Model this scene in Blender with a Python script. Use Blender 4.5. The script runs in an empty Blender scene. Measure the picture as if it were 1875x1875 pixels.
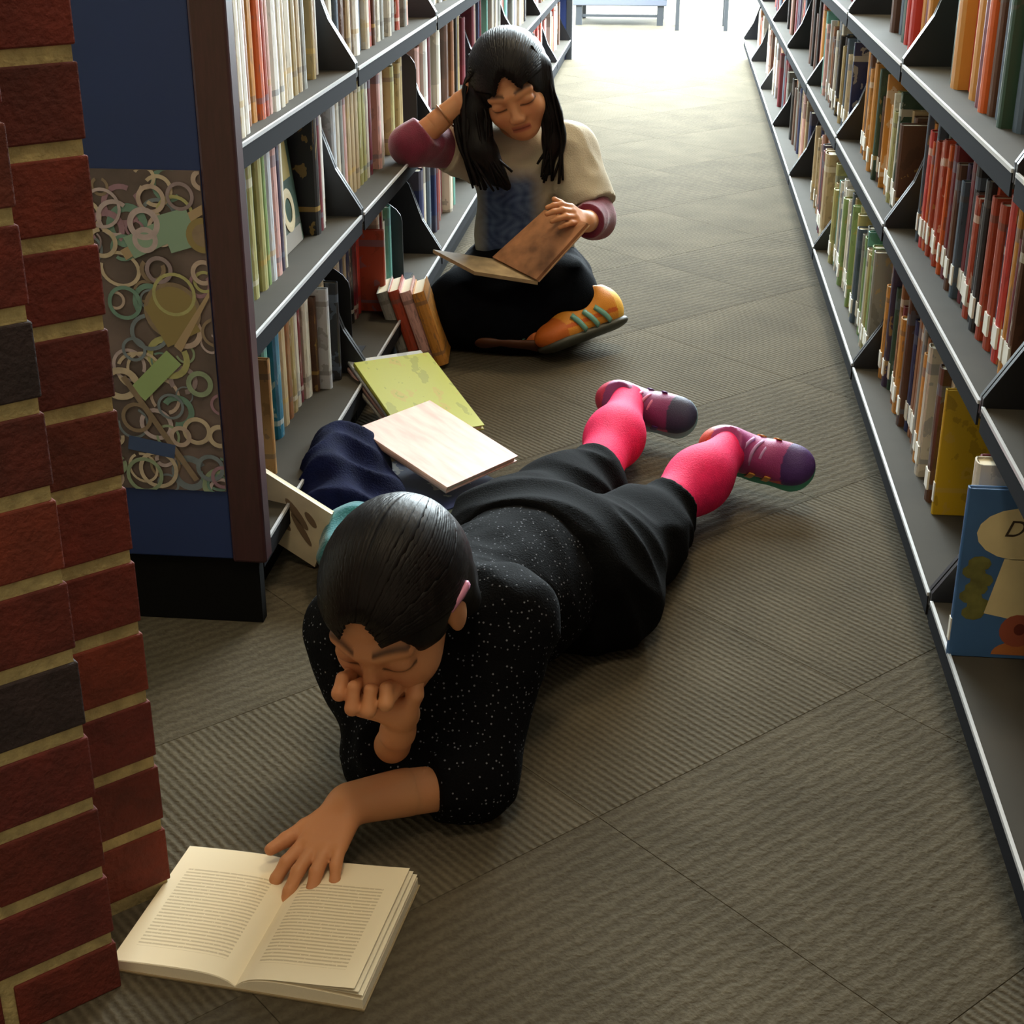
import bpy, bmesh, math, random
import numpy as np
from mathutils import Vector, Matrix
random.seed(7); rng = np.random.default_rng(7)
sc = bpy.context.scene
col = sc.collection

# ------------------------------------------------------------------ camera, world, light, exposure
F_PX, PITCH, YAW, CAM_H = 2720.0, 0.41626, 0.10470, 1.0
fw = np.array([-math.sin(YAW)*math.cos(PITCH), math.cos(YAW)*math.cos(PITCH), -math.sin(PITCH)])
rt = np.array([math.cos(YAW), math.sin(YAW), 0.0]); upv = np.cross(rt, fw)
cam_d = bpy.data.cameras.new('camera'); cam = bpy.data.objects.new('camera', cam_d); col.objects.link(cam)
cam.matrix_world = Matrix(((rt[0], upv[0], -fw[0], 0), (rt[1], upv[1], -fw[1], 0), (rt[2], upv[2], -fw[2], CAM_H), (0, 0, 0, 1)))
cam_d.sensor_width = 36; cam_d.lens = F_PX*36/1875; cam_d.clip_start = .05; cam_d.clip_end = 100
sc.camera = cam
vs = sc.view_settings
vs.view_transform = 'Standard'; vs.look = 'None'; vs.gamma = 1; vs.use_curve_mapping = False
vs.exposure = 0.0
world = bpy.data.worlds.new('world'); sc.world = world; world.use_nodes = True
wb = world.node_tree.nodes['Background']; wb.inputs[0].default_value = (1.0, .80, .54, 1); wb.inputs[1].default_value = .50
def area(name, loc, rot, sx, sy, power, colr):
    l = bpy.data.lights.new(name, 'AREA'); l.shape = 'RECTANGLE'; l.size = sx; l.size_y = sy; l.energy = power; l.color = colr
    o = bpy.data.objects.new(name, l); o.location = loc; o.rotation_euler = rot; col.objects.link(o); return o
# daylight: unseen roof light added for steeper falloff, tall windows beyond it
area('added_rooflight', (1.2, 9.6, 2.96), (0, 0, 0), 7.0, 6.8, 5900, (.82, .95, 1.0))
area('daylight_window', (1.0, 13.8, 1.6), (math.radians(90), 0, math.pi), 9.0, 2.6, 3600, (.80, .94, 1.0))

def ray(x, y):
    d = fw*F_PX + rt*(x-937.5) - upv*(y-937.5); return d
def gz(x, y, z=0.0):
    d = ray(x, y); return np.array([0, 0, CAM_H]) + d*(z-CAM_H)/d[2]
def onx(x, y, X):
    d = ray(x, y); return np.array([0, 0, CAM_H]) + d*X/d[0]
def ony(x, y, Y):
    d = ray(x, y); return np.array([0, 0, CAM_H]) + d*Y/d[1]

# ------------------------------------------------------------------ materials
def lin(c):
    c = c/255.0; return c/12.92 if c <= .04045 else ((c+.055)/1.055)**2.4
def rgb(h):
    if isinstance(h, str): h = (int(h[0:2], 16), int(h[2:4], 16), int(h[4:6], 16))
    return (lin(h[0]), lin(h[1]), lin(h[2]), 1)
MATS = {}
def mat(name, c, rough=.6, metal=0, noise=.0, nscale=20, bump=0, bscale=60, spec=.5, sheen=0, sss=0, stretch=None):
    if name in MATS: return MATS[name]
    m = bpy.data.materials.new(name); m.use_nodes = True; nt = m.node_tree; b = nt.nodes['Principled BSDF']
    cc = rgb(c); b.inputs['Base Color'].default_value = cc
    b.inputs['Roughness'].default_value = rough; b.inputs['Metallic'].default_value = metal
    b.inputs['Specular IOR Level'].default_value = spec
    if sheen: b.inputs['Sheen Weight'].default_value = sheen
    tc = nt.nodes.new('ShaderNodeTexCoord'); src = tc.outputs['Object']
    if stretch:
        mp = nt.nodes.new('ShaderNodeMapping'); mp.inputs['Scale'].default_value = stretch; nt.links.new(src, mp.inputs[0]); src = mp.outputs[0]
    if noise:
        n = nt.nodes.new('ShaderNodeTexNoise'); n.inputs['Scale'].default_value = nscale; n.inputs['Detail'].default_value = 4
        nt.links.new(src, n.inputs['Vector'])
        mr = nt.nodes.new('ShaderNodeMapRange'); mr.inputs[1].default_value = .3; mr.inputs[2].default_value = .7
        mr.inputs[3].default_value = 1-noise; mr.inputs[4].default_value = 1+noise; nt.links.new(n.outputs[0], mr.inputs[0])
        mx = nt.nodes.new('ShaderNodeVectorMath'); mx.operation = 'SCALE'; mx.inputs[0].default_value = cc[:3]
        nt.links.new(mr.outputs[0], mx.inputs['Scale']); nt.links.new(mx.outputs[0], b.inputs['Base Color'])
    if bump:
        n2 = nt.nodes.new('ShaderNodeTexNoise'); n2.inputs['Scale'].default_value = bscale; n2.inputs['Detail'].default_value = 3
        nt.links.new(src, n2.inputs['Vector'])
        bp = nt.nodes.new('ShaderNodeBump'); bp.inputs['Strength'].default_value = bump; bp.inputs['Distance'].default_value = .004
        nt.links.new(n2.outputs[0], bp.inputs['Height']); nt.links.new(bp.outputs[0], b.inputs['Normal'])
    MATS[name] = m; return m
def vcol_mat(name, rough=.5, sss=0, bump=0, spec=.4, bscale=80):
    if name in MATS: return MATS[name]
    m = mat(name, 'ffffff', rough, bump=bump, bscale=bscale, spec=spec); nt = m.node_tree; b = nt.nodes['Principled BSDF']
    a = nt.nodes.new('ShaderNodeVertexColor'); a.layer_name = 'Col'; nt.links.new(a.outputs[0], b.inputs['Base Color'])
    if sss:
        b.inputs['Subsurface Weight'].default_value = sss; b.inputs['Subsurface Scale'].default_value = .006; b.inputs['Subsurface Radius'].default_value = (1, .35, .2)
    return m
def cover_mat(h, style=0):
    """a printed book cover: ground colour, a couple of bands and a blotchy picture panel"""
    name = 'cover_%s_%d' % (h, style)
    if name in MATS: return MATS[name]
    m = bpy.data.materials.new(name); m.use_nodes = True; nt = m.node_tree; N = nt.nodes; L = nt.links; b = N['Principled BSDF']
    b.inputs['Roughness'].default_value = .42
    c = rgb(h)[:3]; lum = sum(c)/3
    tc = N.new('ShaderNodeTexCoord'); sep = N.new('ShaderNodeSeparateXYZ'); L.new(tc.outputs['Generated'], sep.inputs[0])
    oi = N.new('ShaderNodeObjectInfo')
    n = N.new('ShaderNodeTexNoise'); n.noise_dimensions = '4D'; n.inputs['Scale'].default_value = 5; n.inputs['Detail'].default_value = 5
    L.new(tc.outputs['Generated'], n.inputs['Vector'])
    mw = N.new('ShaderNodeMath'); mw.operation = 'MULTIPLY'; mw.inputs[1].default_value = 50; L.new(oi.outputs['Random'], mw.inputs[0]); L.new(mw.outputs[0], n.inputs['W'])
    r = N.new('ShaderNodeValToRGB'); r.color_ramp.interpolation = 'CONSTANT'
    acc = [(.75, .70, .58), (.10, .08, .07), (.55, .35, .08), (.12, .16, .22)][style % 4]
    e = r.color_ramp.elements; e[0].position = 0; e[0].color = (*[v*.75 for v in c], 1); e[1].position = .42; e[1].color = (*c, 1)
    x = e.new(.60); x.color = (*[v*.55+a*.45 for v, a in zip(c, acc)], 1)
    x = e.new(.68); x.color = (*[v*.8 for v in c], 1)
    L.new(n.outputs[0], r.inputs[0])
    # bands up the height
    r2 = N.new('ShaderNodeValToRGB'); r2.color_ramp.interpolation = 'CONSTANT'; e = r2.color_ramp.elements
    e[0].position = 0; e[0].color = (0, 0, 0, 1); e[1].position = .80 + .03*(style % 3); e[1].color = (1, 1, 1, 1)
    x = e.new(.86 + .02*(style % 2)); x.color = (0, 0, 0, 1); x = e.new(.10+.04*(style % 3)); x.color = (1, 1, 1, 1); x = e.new(.14+.04*(style % 3)); x.color = (0, 0, 0, 1)
    L.new(sep.outputs[2], r2.inputs[0])
    mx = N.new('ShaderNodeMix'); mx.data_type = 'RGBA'; mx.inputs[7].default_value = (*[v*.45+a*.55 for v, a in zip(c, acc)], 1)
    L.new(r2.outputs[0], mx.inputs[0]); L.new(r.outputs[0], mx.inputs[6]); L.new(mx.outputs[2], b.inputs['Base Color'])
    MATS[name] = m; return m

M_page = mat('page_paper', 'e6dcc2', .8, noise=.08, nscale=400, stretch=(40, 1, 1))
M_label = mat('spine_label_paper', 'e2ded2', .6)
M_shelf = mat('shelf_steel', '423e37', .8, noise=.1, nscale=8, spec=.12)
M_lip = mat('label_strip_aluminium', 'd4d7dc', .3, metal=.25)
M_lipback = mat('strip_backing_grey', '202023', .95, spec=.05)
M_bracket = mat('bracket_black', '15161a', .45)
M_back = mat('shelf_back', '35332f', .7)
M_navy = mat('panel_navy', '14285a', .6, noise=.08, nscale=6)
M_maroon = mat('maroon_trim', '381a20', .45, noise=.2, nscale=30, stretch=(8, 8, 1))
M_plinth = mat('plinth_black', '0c0b0a', .9, spec=.1)

# ------------------------------------------------------------------ mesh helpers
def link(o): col.objects.link(o); return o
def tag(o, label=None, cat=None, group=None, kind=None):
    if label: o['label'] = label
    if cat: o['category'] = cat
    if group: o['group'] = group
    if kind: o['kind'] = kind
    return o
def empty(name, loc=(0, 0, 0)):
    o = bpy.data.objects.new(name, None); o.empty_display_size = .05; o.location = loc; return link(o)
def mesh_obj(name, verts, faces, mats=None, parent=None, smooth=False, midx=None, loc=None):
    me = bpy.data.meshes.new(name); me.from_pydata([tuple(v) for v in verts], [], [tuple(f) for f in faces]); me.update()
    if mats is not None:
        for m in (mats if isinstance(mats, (list, tuple)) else [mats]): me.materials.append(m)
    if midx is not None: me.polygons.foreach_set('material_index', midx)
    if smooth: me.polygons.foreach_set('use_smooth', [True]*len(me.polygons))
    o = bpy.data.objects.new(name, me); link(o)
    if parent is not None:
        o.parent = parent; o.matrix_parent_inverse = parent_world(parent).inverted()
    elif loc is not None: recentre(o, loc)
    return o
def parent_world(p):
    m = p.matrix_basis.copy()
    return m if p.parent is None else parent_world(p.parent) @ p.matrix_parent_inverse @ m
def recentre(o, loc):
    v = Vector(loc); o.data.transform(Matrix.Translation(-v)); o.location = v; return o
class MB:
    def __init__(s): s.v = []; s.f = []; s.m = []
    def quad(s, a, b, c, d, m=0):
        n = len(s.v); s.v += [tuple(a), tuple(b), tuple(c), tuple(d)]; s.f.append((n, n+1, n+2, n+3)); s.m.append(m)
    def box(s, x0, x1, y0, y1, z0, z1, m=0, T=None):
        n = len(s.v)
        P = [(x, y, z) for z in (z0, z1) for (x, y) in ((x0, y0), (x1, y0), (x1, y1), (x0, y1))]
        if T is not None: P = [tuple(T @ Vector(p)) for p in P]
        s.v += P
        for f in ((3, 2, 1, 0), (4, 5, 6, 7), (0, 1, 5, 4), (1, 2, 6, 5), (2, 3, 7, 6), (3, 0, 4, 7)):
            s.f.append(tuple(n+i for i in f)); s.m.append(m)
    def prism(s, pts, ax, a0, a1, m=0):
        """polygon pts in the two other axes, extruded along ax"""
        n = len(s.v); k = len(pts)
        for a in (a0, a1):
            for (p, q) in pts:
                s.v.append({'x': (a, p, q), 'y': (p, a, q), 'z': (p, q, a)}[ax])
        s.f.append(tuple(range(n, n+k))[::-1]); s.m.append(m); s.f.append(tuple(range(n+k, n+2*k))); s.m.append(m)
        for i in range(k):
            j = (i+1) % k; s.f.append((n+i, n+j, n+k+j, n+k+i)); s.m.append(m)
    def tube(s, pts, rad, sides=6, m=0, flat=None, closed=False):
        pts = [np.asarray(p, float) for p in pts]; n0 = len(s.v); k = len(pts)
        prev = None
        for i, p in enumerate(pts):
            t = pts[min(i+1, k-1)] - pts[max(i-1, 0)]
            if closed: t = pts[(i+1) % k] - pts[i-1]
            t = t/(np.linalg.norm(t)+1e-9)
            if flat is not None: u = np.asarray(flat[i] if np.ndim(flat) == 2 else flat, float)
            elif prev is None: u = np.array([0, 0, 1.]) if abs(t[2]) < .9 else np.array([1., 0, 0])
            else: u = prev
            u = u - t*(u@t); u /= np.linalg.norm(u)+1e-9; prev = u; w = np.cross(t, u)
            r = rad if isinstance(rad, tuple) else rad[i] if np.ndim(rad) else rad
            ru, rw = (r, r) if np.ndim(r) == 0 else r
            for j in range(sides):
                a = 2*math.pi*j/sides; s.v.append(tuple(p + u*ru*math.cos(a) + w*rw*math.sin(a)))
        rings = k if closed else k-1
        for i in range(rings):
            for j in range(sides):
                a = n0+i*sides+j; b = n0+i*sides+(j+1) % sides; c = n0+((i+1) % k)*sides
                s.f.append((a, b, c+(j+1) % sides, c+j)); s.m.append(m)
        if not closed:
            s.f.append(tuple(n0+j for j in range(sides))[::-1]); s.m.append(m)
            s.f.append(tuple(n0+(k-1)*sides+j for j in range(sides))); s.m.append(m)
    def build(s, name, mats, parent=None, smooth=False, loc=None):
        return mesh_obj(name, s.v, s.f, mats, parent, smooth, s.m, loc)
def bevel(o, w=.002, seg=2):
    b = o.modifiers.new('bevel', 'BEVEL'); b.width = w; b.segments = seg; b.limit_method = 'ANGLE'; return o

# ------------------------------------------------------------------ signed-distance modelling (bodies, clothes, shoes, hair)
A = lambda *x: np.array(x, float)
def unit(v): v = np.asarray(v, float); return v/np.linalg.norm(v)
def cap(a, b, ra, rb=None, k=.012, flat=None, cut=None, sub=False):
    return dict(t='c', a=np.asarray(a, float), b=np.asarray(b, float), ra=ra, rb=ra if rb is None else rb, k=k, flat=flat, cut=cut, sub=sub)
def ell(c, r, ax=None, k=.012, cut=None, sub=False):
    return dict(t='e', c=np.asarray(c, float), r=np.asarray(r, float), ax=np.eye(3) if ax is None else np.asarray(ax, float), k=k, cut=cut, sub=sub)
def rbox(c, r, ax=None, rad=.01, k=.01, cut=None, sub=False):
    return dict(t='b', c=np.asarray(c, float), r=np.asarray(r, float), ax=np.eye(3) if ax is None else np.asarray(ax, float), rad=rad, k=k, cut=cut, sub=sub)
def prim_bounds(p):
    if p['t'] == 'c':
        r = max(p['ra'], p['rb']); s = r
        return np.minimum(p['a'], p['b'])-s, np.maximum(p['a'], p['b'])+s
    ext = np.abs(p['ax']).T @ p['r']
    return p['c']-ext, p['c']+ext
def prim_d(p, X, Y, Z):
    if p['t'] == 'c':
        a, b = p['a'], p['b']; ab = b-a
        px, py, pz = X-a[0], Y-a[1], Z-a[2]
        t = np.clip((px*ab[0]+py*ab[1]+pz*ab[2])/(ab@ab+1e-12), 0, 1)
        qx, qy, qz = px-t*ab[0], py-t*ab[1], pz-t*ab[2]
        if p['flat'] is not None:
            n, s = unit(p['flat'][0]), p['flat'][1]        # s>1 makes it thinner along n
            dn = qx*n[0]+qy*n[1]+qz*n[2]; e = dn*(s-1)
            qx, qy, qz = qx+n[0]*e, qy+n[1]*e, qz+n[2]*e
        d = np.sqrt(qx*qx+qy*qy+qz*qz) - (p['ra']+(p['rb']-p['ra'])*t)
    elif p['t'] == 'e':
        c, r, ax = p['c'], p['r'], p['ax']; px, py, pz = X-c[0], Y-c[1], Z-c[2]
        l = [px*a[0]+py*a[1]+pz*a[2] for a in ax]
        k0 = np.sqrt(sum((l[i]/r[i])**2 for i in range(3))); k1 = np.sqrt(sum((l[i]/r[i]**2)**2 for i in range(3)))
        d = k0*(k0-1)/(k1+1e-9)
    else:
        c, r, ax, rd = p['c'], p['r'], p['ax'], p['rad']; px, py, pz = X-c[0], Y-c[1], Z-c[2]
        l = [np.abs(px*a[0]+py*a[1]+pz*a[2])-r[i]+rd for i, a in enumerate(ax)]
        d = np.sqrt(sum(np.maximum(v, 0)**2 for v in l)) + np.minimum(np.maximum(np.maximum(l[0], l[1]), l[2]), 0) - rd
    if p['cut'] is not None:
        for (q, n) in p['cut']:
            n = unit(n); d = np.maximum(d, (X-q[0])*n[0]+(Y-q[1])*n[1]+(Z-q[2])*n[2])
    return d
def sdf_mesh(prims, h, disp=None, cut=None, floor=None):
    lo = np.min([prim_bounds(p)[0] for p in prims if not p['sub']], 0)-.02
    hi = np.max([prim_bounds(p)[1] for p in prims if not p['sub']], 0)+.02
    n = np.ceil((hi-lo)/h).astype(int)+1
    xs, ys, zs = [lo[i]+h*np.arange(n[i]) for i in range(3)]
    D = np.full(n, .05, np.float32)
    for p in prims:
        a, b = prim_bounds(p); m = max(p['k'], 3*h)+h+.004
        i0 = np.clip(np.floor((a-m-lo)/h).astype(int), 0, n); i1 = np.clip(np.ceil((b+m-lo)/h).astype(int)+1, 0, n)
        if np.any(i1 <= i0): continue
        sl = tuple(slice(i0[i], i1[i]) for i in range(3))
        X, Y, Z = xs[sl[0]][:, None, None], ys[sl[1]][None, :, None], zs[sl[2]][None, None, :]
        d = prim_d(p, X, Y, Z); o = D[sl]; k = p['k']
        if p['sub']:
            hh = np.maximum(k-np.abs(o+d), 0)/k; D[sl] = np.maximum(o, -d)+hh*hh*k*.25
        else:
            hh = np.maximum(k-np.abs(o-d), 0)/k; D[sl] = np.minimum(o, d)-hh*hh*k*.25
    X, Y, Z = xs[:, None, None], ys[None, :, None], zs[None, None, :]
    if disp is not None: D = D + disp(X, Y, Z).astype(np.float32)
    if cut is not None:
        for (q, nn) in cut:
            nn = unit(nn); D = np.maximum(D, (X-q[0])*nn[0]+(Y-q[1])*nn[1]+(Z-q[2])*nn[2])
    if floor is not None: D = np.maximum(D, floor - Z - 0*X - 0*Y)
    # naive surface nets
    ins = D < 0
    c = np.zeros(np.array(D.shape)-1, np.int8)
    for i in (0, 1):
        for j in (0, 1):
            for k in (0, 1): c += ins[i:i+c.shape[0], j:j+c.shape[1], k:k+c.shape[2]]
    act = np.argwhere((c > 0) & (c < 8))
    idx = np.full(c.shape, -1, np.int32); idx[tuple(act.T)] = np.arange(len(act))
    acc = np.zeros((len(act), 3)); cnt = np.zeros(len(act))
    offs = [(i, j, k) for i in (0, 1) for j in (0, 1) for k in (0, 1)]
    for u in offs:
        for ax in range(3):
            if u[ax]: continue
            w = list(u); w[ax] = 1
            d0 = D[tuple((act+u).T)]; d1 = D[tuple((act+np.array(w)).T)]
            s = (d0 < 0) != (d1 < 0); t = np.where(s, d0/np.where(s, d0-d1, 1), 0)
            P = np.tile(np.array(u, float), (len(act), 1)); P[:, ax] += t
            acc[s] += P[s]; cnt[s] += 1
    V = lo + h*(act + acc/cnt[:, None])
    Fs = []
    for ax in range(3):
        o1, o2 = [i for i in range(3) if i != ax]
        s0 = [slice(None)]*3; s1 = [slice(None)]*3; s0[ax] = slice(0, -1); s1[ax] = slice(1, None)
        a_, b_ = ins[tuple(s0)], ins[tuple(s1)]
        E = np.argwhere(a_ != b_); E = E[(E[:, o1] > 0) & (E[:, o2] > 0) & (E[:, o1] < D.shape[o1]-1) & (E[:, o2] < D.shape[o2]-1)]
        if len(E) == 0: continue
        def I(d1, d2):
            q = E.copy(); q[:, o1] += d1; q[:, o2] += d2; return idx[tuple(q.T)]
        q = np.stack([I(-1, -1), I(0, -1), I(0, 0), I(-1, 0)], 1)
        flip = a_[tuple(E.T)] if ax != 1 else ~a_[tuple(E.T)]
        q[~flip] = q[~flip][:, ::-1]; Fs.append(q)
    return V, np.concatenate(Fs)
def relax(V, Fq, it=2, lam=.5):
    e = np.concatenate([Fq[:, [0, 1]], Fq[:, [1, 2]], Fq[:, [2, 3]], Fq[:, [3, 0]]])
    for _ in range(it):
        s = np.zeros_like(V); c = np.zeros(len(V))
        np.add.at(s, e[:, 0], V[e[:, 1]]); np.add.at(c, e[:, 0], 1); np.add.at(s, e[:, 1], V[e[:, 0]]); np.add.at(c, e[:, 1], 1)
        V = V + lam*(s/np.maximum(c, 1)[:, None]-V)
    return V
def np_mesh(name, V, Fq, mats, parent=None, vcol=None, loc=None):
    me = bpy.data.meshes.new(name); nv, nf = len(V), len(Fq)
    me.vertices.add(nv); me.vertices.foreach_set('co', np.asarray(V, np.float32).ravel())
    me.loops.add(nf*4); me.loops.foreach_set('vertex_index', np.asarray(Fq, np.int32).ravel())
    me.polygons.add(nf); me.polygons.foreach_set('loop_start', np.arange(0, nf*4, 4, dtype=np.int32))
    me.polygons.foreach_set('loop_total', np.full(nf, 4, np.int32))
    me.update(calc_edges=True); me.validate()
    me.polygons.foreach_set('use_smooth', [True]*len(me.polygons))
    for m in (mats if isinstance(mats, (list, tuple)) else [mats]): me.materials.append(m)
    if vcol is not None:
        ca = me.color_attributes.new('Col', 'FLOAT_COLOR', 'POINT'); ca.data.foreach_set('color', np.asarray(vcol, np.float32).ravel())
    o = bpy.data.objects.new(name, me); link(o)
    if parent is not None: o.parent = parent; o.matrix_parent_inverse = parent_world(parent).inverted()
    elif loc is not None: recentre(o, loc)
    return o
def merge(parts):
    Vs, Fs, Cs, n = [], [], [], 0
    for V, Fq, Cc in parts: Vs.append(V); Fs.append(Fq+n); Cs.append(Cc); n += len(V)
    return np.concatenate(Vs), np.concatenate(Fs), np.concatenate(Cs)
def wrinkle(amp, freq, seed):
    r = np.random.default_rng(seed); K = [(unit(r.normal(size=3))*freq*r.uniform(.6, 1.6), r.uniform(0, 6)) for _ in range(7)]
    def f(X, Y, Z):
        s = 0
        for w, ph in K:
            s = s + np.sin(X*w[0]+Y*w[1]+Z*w[2]+ph + 1.3*np.sin(.4*(X*w[1]+Y*w[2]-Z*w[0])))
        return amp*(np.abs(s)/3.0-.5)
    return f

# ------------------------------------------------------------------ the setting
def box_struct(name, x0, x1, y0, y1, z0, z1, m):
    b = MB(); b.box(x0, x1, y0, y1, z0, z1); o = b.build(name, m, loc=((x0+x1)/2, (y0+y1)/2, z0)); o['kind'] = 'structure'; return o
def carpet_material(fine):
    m = bpy.data.materials.new('ribbed_carpet'); m.use_nodes = True; nt = m.node_tree; N = nt.nodes; L = nt.links; b = N['Principled BSDF']
    b.inputs['Roughness'].default_value = .92; b.inputs['Specular IOR Level'].default_value = .05
    tc = N.new('ShaderNodeTexCoord'); oi = N.new('ShaderNodeObjectInfo')
    w = N.new('ShaderNodeTexWave'); w.wave_type = 'BANDS'; w.bands_direction = 'X' if fine else 'Y'; w.inputs['Scale'].default_value = 30 if fine else 17
    w.inputs['Distortion'].default_value = .7 if fine else 3.0; w.inputs['Detail'].default_value = 2; w.inputs['Detail Scale'].default_value = 3
    L.new(tc.outputs['Object'], w.inputs['Vector'])
    n = N.new('ShaderNodeTexNoise'); n.inputs['Scale'].default_value = 170; n.inputs['Detail'].default_value = 3; L.new(tc.outputs['Object'], n.inputs['Vector'])
    n3 = N.new('ShaderNodeTexNoise'); n3.inputs['Scale'].default_value = 7; n3.inputs['Detail'].default_value = 4; n3.noise_dimensions = '4D'
    L.new(tc.outputs['Object'], n3.inputs['Vector']); mw = N.new('ShaderNodeMath'); mw.operation = 'MULTIPLY'; mw.inputs[1].default_value = 30
    L.new(oi.outputs['Random'], mw.inputs[0]); L.new(mw.outputs[0], n3.inputs['W'])
    add = N.new('ShaderNodeMath'); add.operation = 'MULTIPLY_ADD'; add.inputs[1].default_value = .9; L.new(n.outputs[0], add.inputs[0])
    wk = N.new('ShaderNodeMath'); wk.operation = 'MULTIPLY'; wk.inputs[1].default_value = .55 if fine else .30; L.new(w.outputs['Fac'], wk.inputs[0]); L.new(wk.outputs[0], add.inputs[2])
    r = N.new('ShaderNodeValToRGB'); e = r.color_ramp.elements
    e[0].position = .25; e[0].color = rgb('706654'); e[1].position = 1.0; e[1].color = rgb('a29680'); x = e.new(.6); x.color = rgb('8a806c')
    sc_ = N.new('ShaderNodeMath'); sc_.operation = 'MULTIPLY'; sc_.inputs[1].default_value = .62; L.new(add.outputs[0], sc_.inputs[0]); L.new(sc_.outputs[0], r.inputs[0])
    mr = N.new('ShaderNodeMapRange'); mr.inputs[1].default_value = .3; mr.inputs[2].default_value = .7; mr.inputs[3].default_value = .34; mr.inputs[4].default_value = .46; L.new(n3.outputs[0], mr.inputs[0])
    vm = N.new('ShaderNodeVectorMath'); vm.operation = 'SCALE'; L.new(r.outputs[0], vm.inputs[0]); L.new(mr.outputs[0], vm.inputs['Scale']); L.new(vm.outputs[0], b.inputs['Base Color'])
    bp = N.new('ShaderNodeBump'); bp.inputs['Strength'].default_value = .8; bp.inputs['Distance'].default_value = .0025; L.new(add.outputs[0], bp.inputs['Height']); L.new(bp.outputs[0], b.inputs['Normal'])
    return m
M_carpet = carpet_material(True); M_carpet2 = carpet_material(False)
floor = box_struct('floor', -5, 7, -2, 14, -.06, -.006, mat('screed', '4a463e', .9))
TS = .45; t0 = TS/2-.0001
b = MB(); n = 0
b.v = [(-t0, -t0, -.006), (t0, -t0, -.006), (t0, t0, -.006), (-t0, t0, -.006), (-t0, -t0, -.0008), (t0, -t0, -.0008), (t0, t0, -.0008), (-t0, t0, -.0008)]
q = t0-.0005; b.v += [(-q, -q, 0), (q, -q, 0), (q, q, 0), (-q, q, 0)]
b.f = [(8, 9, 10, 11)] + [(i, (i+1) % 4, 4+(i+1) % 4, 4+i) for i in range(4)] + [(4+i, 4+(i+1) % 4, 8+(i+1) % 4, 8+i) for i in range(4)]; b.m = [0]*9
tile_me = None; far_v = []; far_f = []; ntile = 0
cand = []
for i in range(-30, 40):
    for j in range(-30, 40):
        u, v = (i+.5)*TS+.06, 1.03+(j+.5)*TS
        X, Y = (u-v)/math.sqrt(2), (u+v)/math.sqrt(2)
        if -3 < X < 5.5 and .2 < Y < 13.4: cand.append((math.hypot(X+.1, Y-1), i, j, X, Y))
cand.sort()
for (_, i, j, X, Y) in cand:
    vis = (-1.0 < X < .75 and Y < 8.6) or Y >= 8.2
    if not vis: continue
    ang = math.radians(45); alt = j % 2
    if ntile < 290:
        if tile_me is None:
            o = b.build('carpet_tile', M_carpet); tile_me = [o.data, o.data.copy()]; tile_me[1].materials[0] = M_carpet2
            o.data = tile_me[alt]
        else: o = bpy.data.objects.new('carpet_tile', tile_me[alt]); link(o)
        o.location = (X, Y, 0); o.rotation_euler = (0, 0, ang); o.parent = floor; o.matrix_parent_inverse = parent_world(floor).inverted(); ntile += 1
    else:
        n = len(far_v); c, s = math.cos(ang), math.sin(ang)
        far_v += [(X+c*x-s*y, Y+s*x+c*y, z) for x, y, z in b.v]; far_f += [tuple(n+k for k in f) for f in b.f]
if far_v:
    o = mesh_obj('carpet_tiles', far_v, far_f, M_carpet, floor); o['kind'] = 'stuff'
M_wall = mat('wall_paint', 'd8d5cc', .9)
M_ceil = mat('ceiling_white', 'e4e1d8', .9)
# ceiling stops short for the added rooflight; far wall with tall windows
box_struct('ceiling', -5, 7, -2, 6.15, 3.0, 3.06, M_ceil)
# unseen lamps added to brighten the mid-aisle and the near reader
for k, (lx, ly, lab) in enumerate(((.30, 3.6, 'added square white fill lamp above the seated reader'), (-.1, .75, 'added square white fill lamp above the open paperback'))):
    lamp = empty('fill_lamp', (lx, ly, 2.94)); tag(lamp, lab, 'lamp', 'added fill lamps')
    m = MB()
    for a0, a1, c0, c1 in ((-.32, .32, -.32, -.29), (-.32, .32, .29, .32), (-.32, -.29, -.29, .29), (.29, .32, -.29, .29)): m.box(lx+a0, lx+a1, ly+c0, ly+c1, 2.93, 3.0)
    m.build('frame', M_ceil, lamp)
    m = MB(); m.box(lx-.29, lx+.29, ly-.29, ly+.29, 2.955, 2.96); dm = mat('fill_diffuser', 'fff0d8', .5); bb_ = dm.node_tree.nodes['Principled BSDF']; bb_.inputs['Emission Color'].default_value = (1, .84, .62, 1); bb_.inputs['Emission Strength'].default_value = 2.0
    m.build('diffuser', dm, lamp)
    l_ = area('fill_light', (lx, ly, 2.945), (0, 0, 0), .56, .56, 34 if k == 0 else 16, (1, .80, .52)); l_.parent = lamp; l_.matrix_parent_inverse = parent_world(lamp).inverted()
wl = MB()
for a, c in ((-5, -3.6), (5.6, 7)): wl.box(a, c, 14, 14.1, -.06, 3.0)
wl.box(-3.6, 5.6, 14, 14.1, 2.9, 3.0); wl.box(-3.6, 5.6, 14, 14.1, -.06, .25)
o = wl.build('wall_far', M_wall, loc=(1, 14, -.06)); o['kind'] = 'structure'
box_struct('shade_wall_left', -3.1, -3.0, -2, 14, -.06, 3.0, M_wall)  # unseen wall added to keep ambient light off the near-left floor
M_frame = mat('window_frame_grey', '6b7078', .4, metal=.4)
M_glass = mat('window_glass', 'dfeaf2', .05); M_glass.node_tree.nodes['Principled BSDF'].inputs['Transmission Weight'].default_value = 1
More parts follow.
